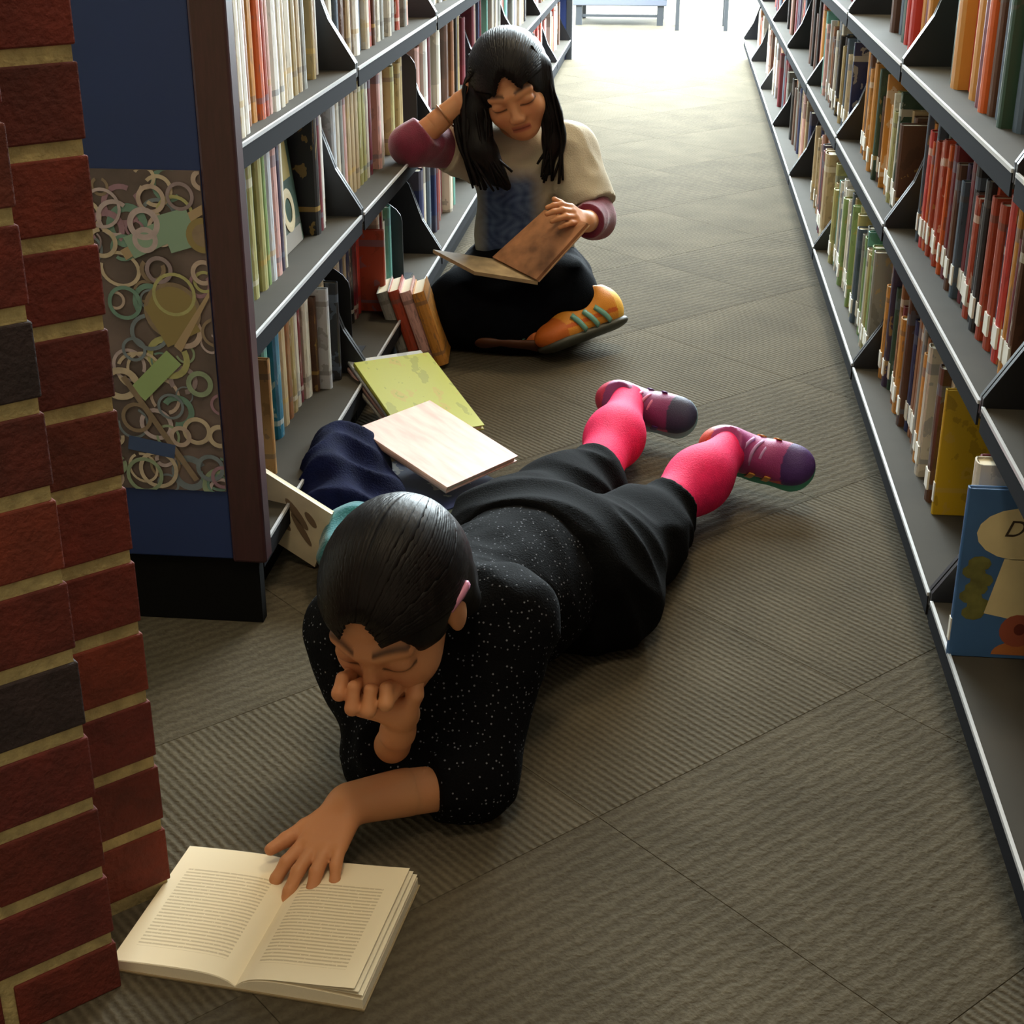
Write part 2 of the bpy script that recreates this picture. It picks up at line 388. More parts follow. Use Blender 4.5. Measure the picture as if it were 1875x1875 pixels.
for k in range(4):
    x0 = -3.6+k*2.3; f = MB()
    for a, c, z0, z1 in ((x0, x0+.07, .25, 2.9), (x0+2.23, x0+2.3, .25, 2.9), (x0+.07, x0+2.23, .25, .33), (x0+.07, x0+2.23, 2.82, 2.9)): f.box(a, c, 14.0, 14.08, z0, z1)
    o = f.build('window_%d' % (k+1), M_frame, loc=(x0+1.15, 14, .25)); o['kind'] = 'structure'
    g = MB(); g.box(x0+.07, x0+2.23, 14.03, 14.04, .33, 2.82); g.build('pane', M_glass, o)

# brick pier, turned 45 degrees to the aisle, with a projecting face on its near side
nb = A(1, -1, 0)/math.sqrt(2); tb = A(1, 1, 0)/math.sqrt(2)
cb = gz(316, 1632)
M_mortar = mat('mortar', 'a89868', .95, noise=.25, nscale=60, bump=.5, bscale=200)
brick_cols = ['602014', '571c11', '652516', '5b1e17', '501c13', '6b2917', '562215']
M_bricks = [mat('brick_%d' % i, c, .85, noise=.28, nscale=28, bump=.6, bscale=150) for i, c in enumerate(brick_cols)]
M_bdark = mat('brick_burnt', '2a1d1e', .8, noise=.3, nscale=30, bump=.6, bscale=150)
pier = empty('brick_pier', tuple(cb-tb*.3)); tag(pier, 'red brick pier with sandy mortar joints at the left edge', 'pillar')
def pbox(mb, s0, s1, d0, d1, z0, z1, m=0):
    P = []
    for z in (z0, z1):
        for s, d in ((s0, d0), (s1, d0), (s1, d1), (s0, d1)):
            P.append(tuple(cb + tb*s - nb*d + A(0, 0, z)))
    n = len(mb.v); mb.v += P
    for f in ((0, 1, 2, 3)[::-1], (4, 5, 6, 7), (0, 1, 5, 4), (1, 2, 6, 5), (2, 3, 7, 6), (3, 0, 4, 7)): mb.f.append(tuple(n+i for i in f)); mb.m.append(m)
core = MB(); pbox(core, -.105, -.003, .003, .25, 0, 2.9); pbox(core, -.9, -.108, -.097, .25, 0, 2.9)
core.build('mortar_core', M_mortar, pier)
kb = 0
for sect in (0, 1):
    pitch = .0765; zoff = .0165 if sect == 0 else .0665-.0765
    for r in range(0, 14):
        z0 = zoff + r*pitch + .0; z1 = z0+pitch-.0135
        if z1 < .01: continue
        z0 = max(z0, 0)
        spans = [(-.105, 0, 0)] if sect == 0 else [(-.105-.215, -.105, 1), (-.105-.44, -.105-.228, 1)] if r % 2 else [(-.105-.10, -.105, 1), (-.105-.33, -.105-.113, 1), (-.105-.55, -.105-.343, 1)]
        for (s0, s1, _) in spans:
            d0 = 0 if sect == 0 else -.10
            bb = MB(); pbox(bb, s0, s1, d0, d0+.11, z0, z1)
            mm = M_bricks[random.randrange(7)]
            if sect == 1 and s1 == -.105 and r in (4, 8): mm = M_bdark
            o = bb.build('brick', mm, pier); bevel(o, .0018, 2)

# ------------------------------------------------------------------ bookcases
LX, LBACK = -.55, -.86
LZ = [.10, .40, .656, .93]
LB = [1.85, 2.65] + [2.65+.93*i for i in range(1, 7)]
RX = {0: .365, 1: .397, 2: .40}; RBACK = .71
RZ = [.10, .372, .66]
RB = [.86, 1.80, 2.78, 3.72, 4.65, 5.58, 6.51, 7.44, 8.37]
ORD = ['first', 'second', 'third', 'fourth', 'fifth', 'sixth', 'seventh', 'eighth']
def bracket(mb, side, x_front, x_back, y, z, hgt=.20):
    """steel end bracket of a cantilever shelf, tall at the back, sloping to the front"""
    s = side
    pts = [(x_front, z-.012), (x_front, z+.012), (x_front+s*.045, z+.085), (x_front+s*.075, z+hgt*.85), (x_front+s*.095, z+hgt*.97), (x_front+s*.12, z+hgt), (x_back, z+hgt), (x_back, z-.012)]
    if s > 0: pts = pts[::-1]
    mb.prism(pts, 'y', y-.004, y+.004)
def bookcase(side, y0, y1, zs, xf, xb, label, top=1.22, plinth_in=.03, first=False):
    """one bay: plinth, shelves with aluminium label strips, end brackets, back panel, uprights"""
    s = -1 if side == 'left' else 1
    root = empty('bookcase', (xf(0)+s*.15, (y0+y1)/2, 0)); tag(root, label, 'bookcase', 'library bookcase bays')
    xs = lambda a, c: (min(a, c), max(a, c))
    m = MB(); a, c = xs(xf(0)+s*plinth_in, xb); m.box(a, c, y0+.002, y1-.002, 0, zs[0]-.022); m.build('plinth', M_plinth, root)
    m = MB(); a, c = xs(xb, xb+s*.012); m.box(a, c, y0+.002, y1-.002, 0, top); m.build('back_panel', M_back, root)
    for i, z in enumerate(zs):
        m = MB(); a, c = xs(xf(i)+s*.004, xb-s*.001); m.box(a, c, y0+.006, y1-.006, z-.02, z); sh = m.build('shelf', M_shelf, root)
        m = MB(); a, c = xs(xf(i), xf(i)+s*.004); m.box(a, c, y0+.012, y1-.012, z-.002, z+.003)
        m.build('label_strip', M_lip, sh)
        m = MB(); a, c = xs(xf(i)+s*.001, xf(i)+s*.004); m.box(a, c, y0+.012, y1-.012, z-.030, z-.002); m.build('strip_backing', M_lipback, sh)
        m = MB(); bracket(m, s, xf(i)+s*.002, xb, y0+.006 if True else y0, z); m.build('bracket', M_bracket, sh)
        m = MB(); bracket(m, s, xf(i)+s*.002, xb, y1-.006, z); m.build('bracket', M_bracket, sh)
    return root
for i in range(len(LB)-1):
    bookcase('left', LB[i], LB[i+1], LZ, lambda k: LX, LBACK, 'black and grey steel bookcase, %s bay from the navy end panel' % ORD[i])
for i in range(len(RB)-1):
    bookcase('right', RB[i], RB[i+1], RZ, lambda k: RX[k], RBACK, 'grey steel bookcase in the right-hand row, %s bay from the camera end' % ORD[i], top=1.0)
# end panel of the left row
ep = empty('end_panel', (-.72, 1.84, 0)); tag(ep, 'navy end panel with maroon edge closing the left bookcase row', 'panel')
m = MB(); m.box(-1.2, -.582, 1.818, 1.846, .102, 1.25); bevel(m.build('board', M_navy, ep), .002)
m = MB(); m.box(-.582, -.534, 1.815, 1.849, .098, 1.25); bevel(m.build('edge_trim', M_maroon, ep), .004)
m = MB(); m.box(-1.18, -.548, 1.825, 1.846, 0, .102); m.build('plinth', M_plinth, ep)
ep2 = empty('end_panel', (-.72, LB[-1]+.02, 0)); tag(ep2, 'dark end panel at the far daylight end of the left bookcase row', 'panel')
m = MB(); m.box(-1.2, -.575, LB[-1]+.004, LB[-1]+.03, 0, 1.25); m.build('board', M_navy, ep2)
m = MB(); m.box(-.575, -.545, LB[-1]+.002, LB[-1]+.032, 0, 1.25); m.build('edge_trim', mat('dark_trim', '2a2e33', .5), ep2)
# printed ring poster on the end panel
pz0, pz1, px0, px1 = .205, .640, -1.10, -.583
poster = empty('poster', (-.72, 1.814, pz0)); tag(poster, 'muted poster of curled paper rings and strips on navy end panel', 'poster')
m = MB(); m.box(px0, px1, 1.8158, 1.818, pz0, pz1); m.build('sheet', mat('poster_ground', '5a4c4c', .55, noise=.4, nscale=14), poster)
prr = random.Random(12)
ringcols = ['a8958e', '86767e', 'b0a08e', '7f8e78', '9a986a', '6a7480', '8a6a7c', '7c6a5a', 'a8989e', '628078']
RM = [mat('ring_%d' % i, c, .55, noise=.15, nscale=60) for i, c in enumerate(ringcols)]
RM += [mat('ring_green', '8aa070', .55), mat('ring_gold', '82724a', .55), mat('ring_blue', '33456e', .55), mat('ring_tan', '9c866c', .55), mat('ring_mint', '7b9486', .55)]
rings = MB(); zz = [1.8154]
def annulus(x, z, r0, r1, mi, a0=0, a1=2*math.pi, asp=1.0, rot=0):
    y = zz[0]; zz[0] -= .000012; K = max(6, int(26*(a1-a0)/(2*math.pi))); n = len(rings.v)
    for k in range(K+1):
        a = a0+(a1-a0)*k/K
        for r in (r0, r1):
            p, q_ = r*math.cos(a), r*math.sin(a)*asp
            xx, qq = x+p*math.cos(rot)-q_*math.sin(rot), z+p*math.sin(rot)+q_*math.cos(rot)
            rings.v.append((min(max(xx, px0), px1), y, min(max(qq, pz0), pz1)))
    for k in range(K): rings.f.append((n+2*k, n+2*k+1, n+2*k+3, n+2*k+2)); rings.m.append(mi)
def strip(p, q_, w, mi):
    a, c = ony(*p, 1.812), ony(*q_, 1.812); d = unit(c-a); nn = A(-d[2], 0, d[0])*w/2; y = zz[0]; zz[0] -= .000012
    P = [a+nn, c+nn, c-nn, a-nn]; n = len(rings.v)
    rings.v += [(min(max(v[0], px0), px1), y, min(max(v[2], pz0), pz1)) for v in P]; rings.f.append((n, n+1, n+2, n+3)); rings.m.append(mi)
for _ in range(170):   # crowd of small faint rings
    x, z = prr.uniform(px0, px1), prr.uniform(pz0, pz1); r = prr.uniform(.012, .028)
    annulus(x, z, r*prr.uniform(.62, .85), r, prr.randrange(10), 0, prr.uniform(4, 6.28), prr.uniform(.8, 1.1), prr.uniform(0, 6))
def pring(px, py, rpx, wid, mi, fill=None, asp=1):
    c = ony(px, py, 1.812); r = rpx/1310
    if fill is not None: annulus(c[0], c[2], 0, r*.9, fill, asp=asp)
    annulus(c[0], c[2], r*(1-wid), r, mi, asp=asp)
strip((225, 468), (390, 385), .014, 13); strip((235, 455), (300, 425), .03, 14); strip((300, 430), (352, 415), .05, 14)
pring(315, 570, 50, .15, 7, 11); strip((285, 600), (345, 570), .06, 11)
for a in [(275, 365, 25, .3, 0), (262, 410, 28, .35, 8), (265, 440, 22, .4, 8), (328, 360, 24, .25, 1), (368, 330, 18, .45, 0), (372, 432, 30, .35, 11, 7), (290, 495, 24, .3, 1), (372, 500, 22, .35, 0), (318, 540, 38, .15, 4), (228, 555, 30, .22, 9), (395, 610, 26, .2, 7), (365, 704, 24, .38, 3), (312, 745, 24, .2, 5), (405, 742, 20, .25, 6), (360, 790, 26, .3, 2), (402, 800, 22, .38, 2), (250, 765, 28, .25, 7), (290, 860, 36, .2, 2), (265, 870, 34, .2, 3), (385, 858, 26, .3, 5), (408, 875, 22, .3, 6), (330, 800, 20, .4, 0), (245, 640, 22, .25, 5)]: pring(*a)
strip((325, 640), (408, 540), .012, 13); strip((252, 722), (318, 655), .026, 10)
strip((225, 690), (360, 880), .008, 7); strip((235, 810), (320, 828), .02, 12)
rings.build('printed_rings', RM, poster)

# ------------------------------------------------------------------ books
COLN = {'e4ddcc': 'cream', 'cfc6b4': 'pale beige', 'b9a27c': 'tan', 'a08a58': 'khaki', 'c98a3c': 'amber', 'd2622a': 'orange', 'a8452c': 'rust red', '6e1f2a': 'maroon', 'c23a30': 'red',
        'd8a9a0': 'pale pink', '2f4a3a': 'dark green', '7f9a5c': 'light green', '5f9a8c': 'teal', '1f6a86': 'blue-teal', '26305c': 'navy', '3c2f4a': 'dark purple', '1c1a1c': 'black', '5a3a28': 'brown',
        '8f8f88': 'grey', 'c8ccd0': 'pale grey', 'c9a21c': 'yellow', '3f6fa4': 'blue', '8c5a34': 'chestnut', 'a9a468': 'olive yellow', 'ece9e2': 'white', '4a5a6a': 'slate'}
ordn = lambda n: ORD[n] if n < 8 else ['ninth', 'tenth', 'eleventh', 'twelfth', 'thirteenth', 'fourteenth', 'fifteenth', 'sixteenth', 'seventeenth', 'eighteenth', 'nineteenth', 'twentieth', 'twenty-first', 'twenty-second', 'twenty-third', 'twenty-fourth', 'twenty-fifth', 'twenty-sixth', 'twenty-seventh', 'twenty-eighth', 'twenty-ninth', 'thirtieth', 'thirty-first', 'thirty-second', 'thirty-third', 'thirty-fourth', 'thirty-fifth', 'thirty-sixth', 'thirty-seventh', 'thirty-eighth', 'thirty-ninth', 'fortieth'][n-8]
def cover_geo(mb, t, h, w, bd=.0022, m=0, T=None):
    """hard cover: rounded spine and two boards; local x = thickness, y = depth from spine, z = height"""
    mb.box(-t/2, -t/2+bd, 0, w, 0, h, m, T); mb.box(t/2-bd, t/2, 0, w, 0, h, m, T)
    n = len(mb.v); prof = [(-t/2, 0), (-t*.3, -t*.10), (0, -t*.14), (t*.3, -t*.10), (t/2, 0)]
    inner = [(x, y+bd) for x, y in prof]
    for z in (0, h):
        for (x, y) in prof+inner:
            p = Vector((x, y, z)); mb.v.append(tuple(T @ p if T is not None else p))
    for i in range(4):
        mb.f.append((n+i, n+i+1, n+10+i+1, n+10+i)); mb.m.append(m)
        mb.f.append((n+5+i+1, n+5+i, n+15+i, n+15+i+1)); mb.m.append(m)
        for z in (0, 10): mb.f.append((n+z+i, n+z+5+i, n+z+6+i, n+z+i+1)); mb.m.append(m)
def pages_geo(mb, t, h, w, bd=.0022, m=0, T=None): mb.box(-t/2+bd, t/2-bd, bd*.6, w-.004, .0025, h-.003, m, T)
nbook = 0
def make_book(loc, rotz, t, h, w, color, label, group=None, tilt=0, slab=True, style=None, name='book', cat='book', rot=None):
    global nbook
    mb = MB(); cover_geo(mb, t, h, w)
    o = mb.build(name, cover_mat(color, style if style is not None else random.randrange(4)))
    o.location = loc; o.rotation_euler = rot if rot is not None else (0, tilt, rotz)
    p = MB(); pages_geo(p, t, h, w); c = p.build('pages', M_page); c.parent = o
    if slab:
        q_ = MB(); zb = .02; q_.box(-t*.40, t*.40, -t*.145-.0006, -t*.06, zb, zb+.030); c = q_.build('spine_label', M_label); c.parent = o
    tag(o, label, cat, group); nbook += 1; return o
STUFF = []   # far books
def book_row(side, y0, y1, z, xfront, depth, colors, where, group, individual=True, hr=(.17, .235), tr=(.012, .034), fill=.85, labels=True, setb=(.045, .075), fixed=None, maxh=.225, seed=0):
    R = random.Random(seed); s = -1 if side == 'left' else 1
    y = y0+.02; k = 0; end = y0+(y1-y0)*fill
    items = list(fixed or [])
    while True:
        if items: t, h, c, sb, w = items.pop(0)
        else:
            t = R.uniform(*tr); h = min(R.uniform(*hr), maxh); c = R.choice(colors); sb = R.uniform(*setb); w = R.uniform(.13, .17)
        if y+t > end: break
        x = xfront + s*sb; rz = math.pi/2 if side == 'left' else -math.pi/2
        if individual:
            lab = '%s book, %s from near end, %s' % (COLN[c], ordn(k), where)
            make_book((x, y+t/2, z), rz, t, h, w, c, lab, group, slab=labels and R.random() < .9)
        else: STUFF.append((x, y+t/2, z, rz, t, h, w, c))
        y += t+R.uniform(.0006, .002) ; k += 1
    return y
PAL = list(COLN)
PAL_DULL = ['e4ddcc', 'cfc6b4', 'b9a27c', 'a08a58', '8f8f88', 'c8ccd0', '5a3a28', '26305c', '1c1a1c', '6e1f2a', 'd8a9a0', '4a5a6a', 'ece9e2', 'a8452c', '5f9a8c', '8c5a34']
PAL_R0 = ['e4ddcc', 'cfc6b4', 'b9a27c', 'a9a468', 'a08a58', '8f8f88', 'ece9e2', '5f9a8c', '4a5a6a', '7f9a5c']
PAL_R1 = ['6e1f2a', 'a8452c', '5a3a28', '8c5a34', '1c1a1c', 'c98a3c', '3c2f4a', '8f8f88', 'a08a58', '2f4a3a', 'cfc6b4', '26305c']
PAL_R2 = ['c23a30', 'a8452c', '2f4a3a', '1c1a1c', '6e1f2a', 'd2622a', '5a3a28', '3c2f4a', '4a5a6a', 'c98a3c']
gl = 'books on the left bookcases'; gr = 'books on the right bookcases'
f_ = lambda l: [(t, h, c, sb, w) for (t, h, c, sb, w) in l]
# left, first bay
topfix = [(.03, .20, '5a3a28', .03, .15), (.025, .20, '8f8f88', .03, .15), (.02, .20, '5a3a28', .03, .15), (.03, .215, 'e4ddcc', .018, .15), (.028, .20, 'ece9e2', .02, .15), (.02, .21, 'd8a9a0', .03, .15), (.04, .21, '8c5a34', .035, .15), (.03, .2, 'c98a3c', .035, .15), (.028, .215, 'd2622a', .03, .15), (.02, .22, 'a8452c', .03, .15), (.018, .22, 'd8a9a0', .03, .15), (.04, .22, 'ece9e2', .03, .16), (.03, .22, 'e4ddcc', .03, .16), (.035, .21, 'b9a27c', .035, .15), (.05, .215, 'cfc6b4', .04, .15), (.035, .2, 'a08a58', .04, .16), (.03, .21, 'b9a27c', .04, .15), (.03, .2, '8f8f88', .04, .15)]
book_row('left', 1.85, 2.62, LZ[2], LX, .2, PAL_DULL, 'upper shelf beside the navy end panel', gl, fixed=topfix, seed=1, fill=.97, labels=False)
midfix = [(.04, .19, '8f8f88', .05, .15), (.035, .19, '5a3a28', .05, .15), (.03, .19, '1c1a1c', .05, .15), (.03, .19, '1c1a1c', .05, .15), (.022, .2, '2f4a3a', .05, .15), (.018, .185, '5f9a8c', .045, .15), (.02, .205, '2f4a3a', .05, .15), (.028, .205, 'a9a468', .05, .15), (.02, .2, '2f4a3a', .055, .15), (.03, .21, 'a9a468', .05, .15), (.02, .21, '7f9a5c', .05, .15), (.03, .215, 'c8ccd0', .05, .15), (.032, .21, 'd8a9a0', .05, .15), (.02, .215, '3c2f4a', .05, .15), (.016, .21, 'e4ddcc', .05, .15), (.03, .215, '4a5a6a', .06, .15)]
ye = book_row('left', 1.85, 2.46, LZ[1], LX, .2, PAL_DULL, 'middle shelf beside the navy end panel', gl, fixed=midfix, seed=2, fill=.78, labels=False)
# dark face-out picture book with a ring emblem, then dark spines
fo = MB(); fo.box(-.008, .008, 0, .14, 0, .215); o = fo.build('picture_book', cover_mat('2f4a3a', 1)); o.location = (LX-.075, ye+.01, LZ[1]); o.rotation_euler = (0, -.12, 0)
tag(o, 'dark green face-out book with yellow patch and cream ring emblem', 'book', gl)
p = MB(); p.box(.0082, .0088, .05, .12, .11, .17); c = p.build('cover_print', mat('mustard_print', '8f7a2c', .5)); c.parent = o
em = MB(); em.tube([(.0088, .075+.028*math.cos(a), .062+.028*math.sin(a)) for a in np.linspace(0, 2*math.pi, 24, endpoint=False)], (.0008, .009), 6, closed=True, flat=(1, 0, 0)); c = em.build('ring_emblem', mat('emblem_cream', 'c8b690', .5)); c.parent = o
p = MB(); p.box(.0082, .0087, .008, .132, .0, .028); c = p.build('title_band', mat('band_grey', '8a8278', .5)); c.parent = o
book_row('left', ye+.155, 2.63, LZ[1], LX, .2, ['1c1a1c', '3c2f4a', '6e1f2a', 'ece9e2'], 'middle shelf past the ring-emblem book', gl, fixed=[(.03, .22, '1c1a1c', .05, .15), (.02, .225, '6e1f2a', .05, .15), (.014, .225, 'ece9e2', .05, .15)], seed=3, fill=.98, labels=False)
lowfix = [(.02, .2, '6e1f2a', .09, .15), (.02, .19, '8f8f88', .1, .15), (.03, .21, '5f9a8c', .09, .15), (.02, .2, '2f4a3a', .1, .15), (.035, .23, '1f6a86', .085, .15), (.02, .225, '2f4a3a', .09, .15), (.035, .225, 'b9a27c', .09, .15), (.03, .22, '8c5a34', .09, .15), (.03, .22, 'a08a58', .09, .15), (.025, .21, 'cfc6b4', .09, .15), (.02, .215, '6e1f2a', .09, .15), (.04, .22, 'cfc6b4', .085, .15)]
book_row('left', 2.17, 2.64, LZ[0], LX, .2, PAL_DULL, 'bottom shelf behind the navy jacket', gl, fixed=lowfix, seed=4, fill=.98, labels=False)
# left, second bay
book_row('left', 2.65, 3.58, LZ[2], LX, .2, PAL_DULL, 'upper shelf of the second left bay', gl, seed=5, tr=(.02, .045), labels=False, setb=(.04, .06))
book_row('left', 2.66, 3.58, LZ[1], LX, .2, ['cfc6b4', 'c8ccd0', 'b9a27c', 'a9a468', 'a08a58', 'd8a9a0', 'e4ddcc'], 'middle shelf of the second left bay', gl, seed=6, tr=(.018, .04), labels=False, fixed=[(.03, .22, 'c8ccd0', .06, .15), (.03, .22, 'cfc6b4', .06, .15), (.03, .215, '8f8f88', .06, .15), (.025, .22, 'd8a9a0', .06, .15)]+[(.035, .22, 'b9a27c', .06, .15)]*3+[(.035, .225, 'a9a468', .06, .15)]*2+[(.03, .22, 'cfc6b4', .06, .15), (.03, .215, '6e1f2a', .06, .15)])
book_row('left', 2.72, 3.5, LZ[0], LX, .2, PAL_DULL, 'bottom shelf of the second left bay', gl, seed=7, labels=False, fixed=[(.03, .2, 'cfc6b4', .1, .15), (.03, .2, 'd2622a', .1, .15), (.03, .2, 'b9a27c', .1, .15), (.03, .2, 'cfc6b4', .1, .15), (.03, .2, '26305c', .1, .15), (.03, .2, 'b9a27c', .1, .15), (.03, .21, '26305c', .1, .15), (.03, .21, '1c1a1c', .1, .15), (.04, .215, '6e1f2a', .1, .15), (.03, .21, 'c23a30', .1, .15)], fill=.62)
# right-hand row
book_row('right', 3.72, 4.62, RZ[0], RX[0], .2, PAL_DULL, 'bottom shelf, farthest stocked right bay', gr, seed=11, setb=(.04, .06), fixed=[(.05, .2, '26305c', .06, .15), (.06, .22, 'b9a27c', .03, .15), (.03, .22, 'b9a27c', .03, .15), (.035, .21, '6e1f2a', .03, .15), (.03, .22, '3c2f4a', .03, .15)], fill=.7)
book_row('right', 2.80, 3.70, RZ[0], RX[0], .2, PAL_R0, 'bottom shelf, middle right bay', gr, seed=12, setb=(.03, .045), tr=(.018, .036), fill=.99)
book_row('right', 2.085, 2.77, RZ[0], RX[0], .2, PAL_R1, 'bottom shelf, right bay before the yellow book', gr, seed=13, setb=(.045, .065), tr=(.014, .032), fill=.985)
book_row('right', 3.76, 4.6, RZ[1], RX[1], .2, PAL_DULL, 'second shelf, farthest stocked right bay', gr, seed=14, setb=(.03, .05), fill=.9)
book_row('right', 2.84, 3.6, RZ[1], RX[1], .2, ['a9a468', 'b9a27c', 'c98a3c', '2f4a3a', 'e4ddcc', '5a3a28'], 'second shelf, middle right bay', gr, seed=15, setb=(.03, .06), fill=.95)
book_row('right', 1.86, 2.74, RZ[1], RX[1], .2, PAL_R2, 'second shelf, right bay above the yellow book', gr, seed=16, setb=(.045, .06), fill=.97)
# upright books whose covers face the camera
make_book((.412, 2.085, RZ[0]+.001), -math.pi/2, .012, .195, .15, 'c9a21c', 'yellow picture book facing the camera on the right bottom shelf', 'cover-facing books', tilt=0, style=2)
def disc(mb, x, z, rx, rz, y, K=18, m=0, a0=0, a1=2*math.pi):
    n = len(mb.v); mb.v.append((x, y, z))
    for k in range(K+1):
        a = a0+(a1-a0)*k/K; mb.v.append((x+rx*math.cos(a), y, z+rz*math.sin(a)))
    for k in range(K): mb.f.append((n, n+1+k, n+2+k)); mb.m.append(m)
bk = make_book((.366, 1.652, RZ[0]+.001), -math.pi/2, .012, .222, .17, '3f6fa4', 'blue picture book with cream figure and script title, right bottom shelf', 'cover-facing books', style=0)
bk.data.materials[0] = mat('blue_cover', '3f6798', .4, noise=.15, nscale=12)
def on_cover(name, build, m, depth):     # flat print on the camera-facing board; x along the cover, z up
    mb = MB(); build(mb)
    mb.v = [(.0061+depth+y, x, z) for (x, y, z) in mb.v]; o = mb.build(name, m); o.parent = bk; return o
cream = mat('print_cream', 'd8c898', .5, noise=.08, nscale=20)
def fig(mb):
    disc(mb, .068, .166, .054, .034, 0)
    mb.v += [(.035, 0, .06), (.085, 0, .05), (.095, 0, .1335), (.05, 0, .1335)]; n = len(mb.v); mb.f.append((n-4, n-3, n-2, n-1)); mb.m.append(0)
on_cover('cover_figure', fig, cream, .0002)
on_cover('cover_foliage', lambda mb: [disc(mb, .022+.006*math.sin(i*2.1), .06+.011*i, .014, .010, i*.00001, 9) for i in range(7)], mat('print_moss', '6a6a34', .5, noise=.3, nscale=60), .00015)
on_cover('cover_face', lambda mb: disc(mb, .078, .038, .022, .022, 0), mat('print_brick_red', 'a0523c', .5), .0003)
on_cover('cover_spot', lambda mb: disc(mb, .080, .040, .007, .008, 0), mat('print_dark_red', '6a2a20', .5), .0004)
on_cover('cover_corner', lambda mb: disc(mb, .078, .0045, .028, .018, 0, 12, 0, 0, math.pi), mat('print_orange', 'b8703c', .5), .00025)
cu = bpy.data.curves.new('title', 'FONT'); cu.body = 'Dre'; cu.size = .030; cu.shear = .35; cu.extrude = .0001
tt = bpy.data.objects.new('title_tmp', cu); link(tt); bpy.context.view_layer.update()
to = bpy.data.objects.new('cover_title', bpy.data.meshes.new_from_object(tt.evaluated_get(bpy.context.evaluated_depsgraph_get()))); link(to); bpy.data.objects.remove(tt); to.data.materials.clear(); to.data.materials.append(mat('print_ink', '3a2c1c', .6)); to.parent = bk
to.matrix_local = Matrix(((0, 0, 1, .0067), (1, 0, 0, .044), (0, 1, 0, .163), (0, 0, 0, 1)))
book_row('right', 1.672, 1.79, RZ[0], RX[0], .2, ['cfc6b4'], 'bottom shelf, behind the blue picture book', gr, seed=18, setb=(.03, .04), fixed=[(.03, .235, 'cfc6b4', .02, .15), (.02, .23, '6e1f2a', .03, .15)])
book_row('right', .9, 1.64, RZ[0], RX[0], .2, PAL, 'bottom shelf, in front of the blue picture book', gr, individual=False, seed=19, fill=.98, setb=(.09, .1), hr=(.13, .17), tr=(.02, .03))
# far and out-of-the-way rows: one mass
for i in range(len(LB)-1):
    for r, z in enumerate(LZ):
        if i < 2 and r < 3: continue
        book_row('left', LB[i], LB[i+1], z, LX, .2, PAL_DULL if r else PAL_DULL+['c23a30']*(6 if i > 4 else 0), '', '', individual=False, seed=100+i*5+r, tr=(.02, .05), fill=random.Random(i*7+r).uniform(.6, .95))
for i in range(len(RB)-1):
    for r, z in enumerate(RZ):
        if r < 2 and i in (1, 2, 3): continue
        if r == 0 and i == 0: continue
        book_row('right', RB[i], RB[i+1], z, RX[r], .2, PAL_R2 if r else PAL_DULL, '', '', individual=False, seed=200+i*5+r, tr=(.02, .05), fill=random.Random(i*3+r).uniform(.6, .95))
mb = MB(); names = []
for (x, y, z, rz, t, h, w, c) in STUFF:
    T = Matrix.Translation((x, y, z)) @ Matrix.Rotation(rz, 4, 'Z')
    if c not in names: names.append(c)
    cover_geo(mb, t, h, w, m=1+names.index(c), T=T); pages_geo(mb, t, h, w, m=0, T=T)
o = mb.build('distant_books', [M_page]+[cover_mat(c, 1) for c in names]); tag(o, 'distant rows of mixed books filling the far and upper shelves', 'books', kind='stuff')
# black steel bookends
def bookend(loc, rz, label, h=.19, w=.15):
    m = MB(); pts = [(-w/2, 0), (w/2, 0)] + [(w/2*math.cos(a)*(1 if abs(math.cos(a)) > 0 else 1), h-.05+.05*math.sin(a)) for a in np.linspace(0, math.pi, 12)]
    m.prism(pts, 'y', -.0012, .0012); m.box(-w/2, w/2, .0012, .12, 0, .0016)
    o = m.build('bookend', M_bracket); o.location = loc; o.rotation_euler = (0, 0, rz); tag(o, label, 'bookend', 'black steel bookends'); return o
bookend((LX-.12, 2.69, LZ[0]), 0, 'black steel bookend on left bottom shelf behind the fanned books', .2, .16)
bookend((LX-.12, 3.262, LZ[0]), 0, 'black steel bookend on left bottom shelf beside the seated reader', .2, .16)
bookend((LX-.12, 3.50, LZ[1]), 0, 'black steel bookend on left middle shelf above the raised elbow', .2, .16)

# ------------------------------------------------------------------ things on the floor and low shelf
def frame_matrix(o, xa, ya, za):
    xa, ya, za = unit(xa), unit(ya), unit(za)
    return Matrix(((xa[0], ya[0], za[0], o[0]), (xa[1], ya[1], za[1], o[1]), (xa[2], ya[2], za[2], o[2]), (0, 0, 0, 1)))
def flat_book(loc, ang, t, h, w, color, label, style=0, group=None, tiltx=0, tilty=0, name='book', slab=False):
    """a book lying on its side: loc = middle of the underside, h runs along ang"""
    mb = MB(); cover_geo(mb, t, h, w); mb.v = [(z-h/2, y-w/2, x+t/2) for (x, y, z) in mb.v]; mb.f = [tuple(reversed(f)) for f in mb.f]
    o = mb.build(name, cover_mat(color, style)); o.location = loc; o.rotation_euler = (tiltx, tilty, ang)
    p = MB(); pages_geo(p, t, h, w); p.v = [(z-h/2, y-w/2, x+t/2) for (x, y, z) in p.v]; p.f = [tuple(reversed(f)) for f in p.f]
    c = p.build('pages', M_page); c.parent = o
    tag(o, label, 'book', group); return o
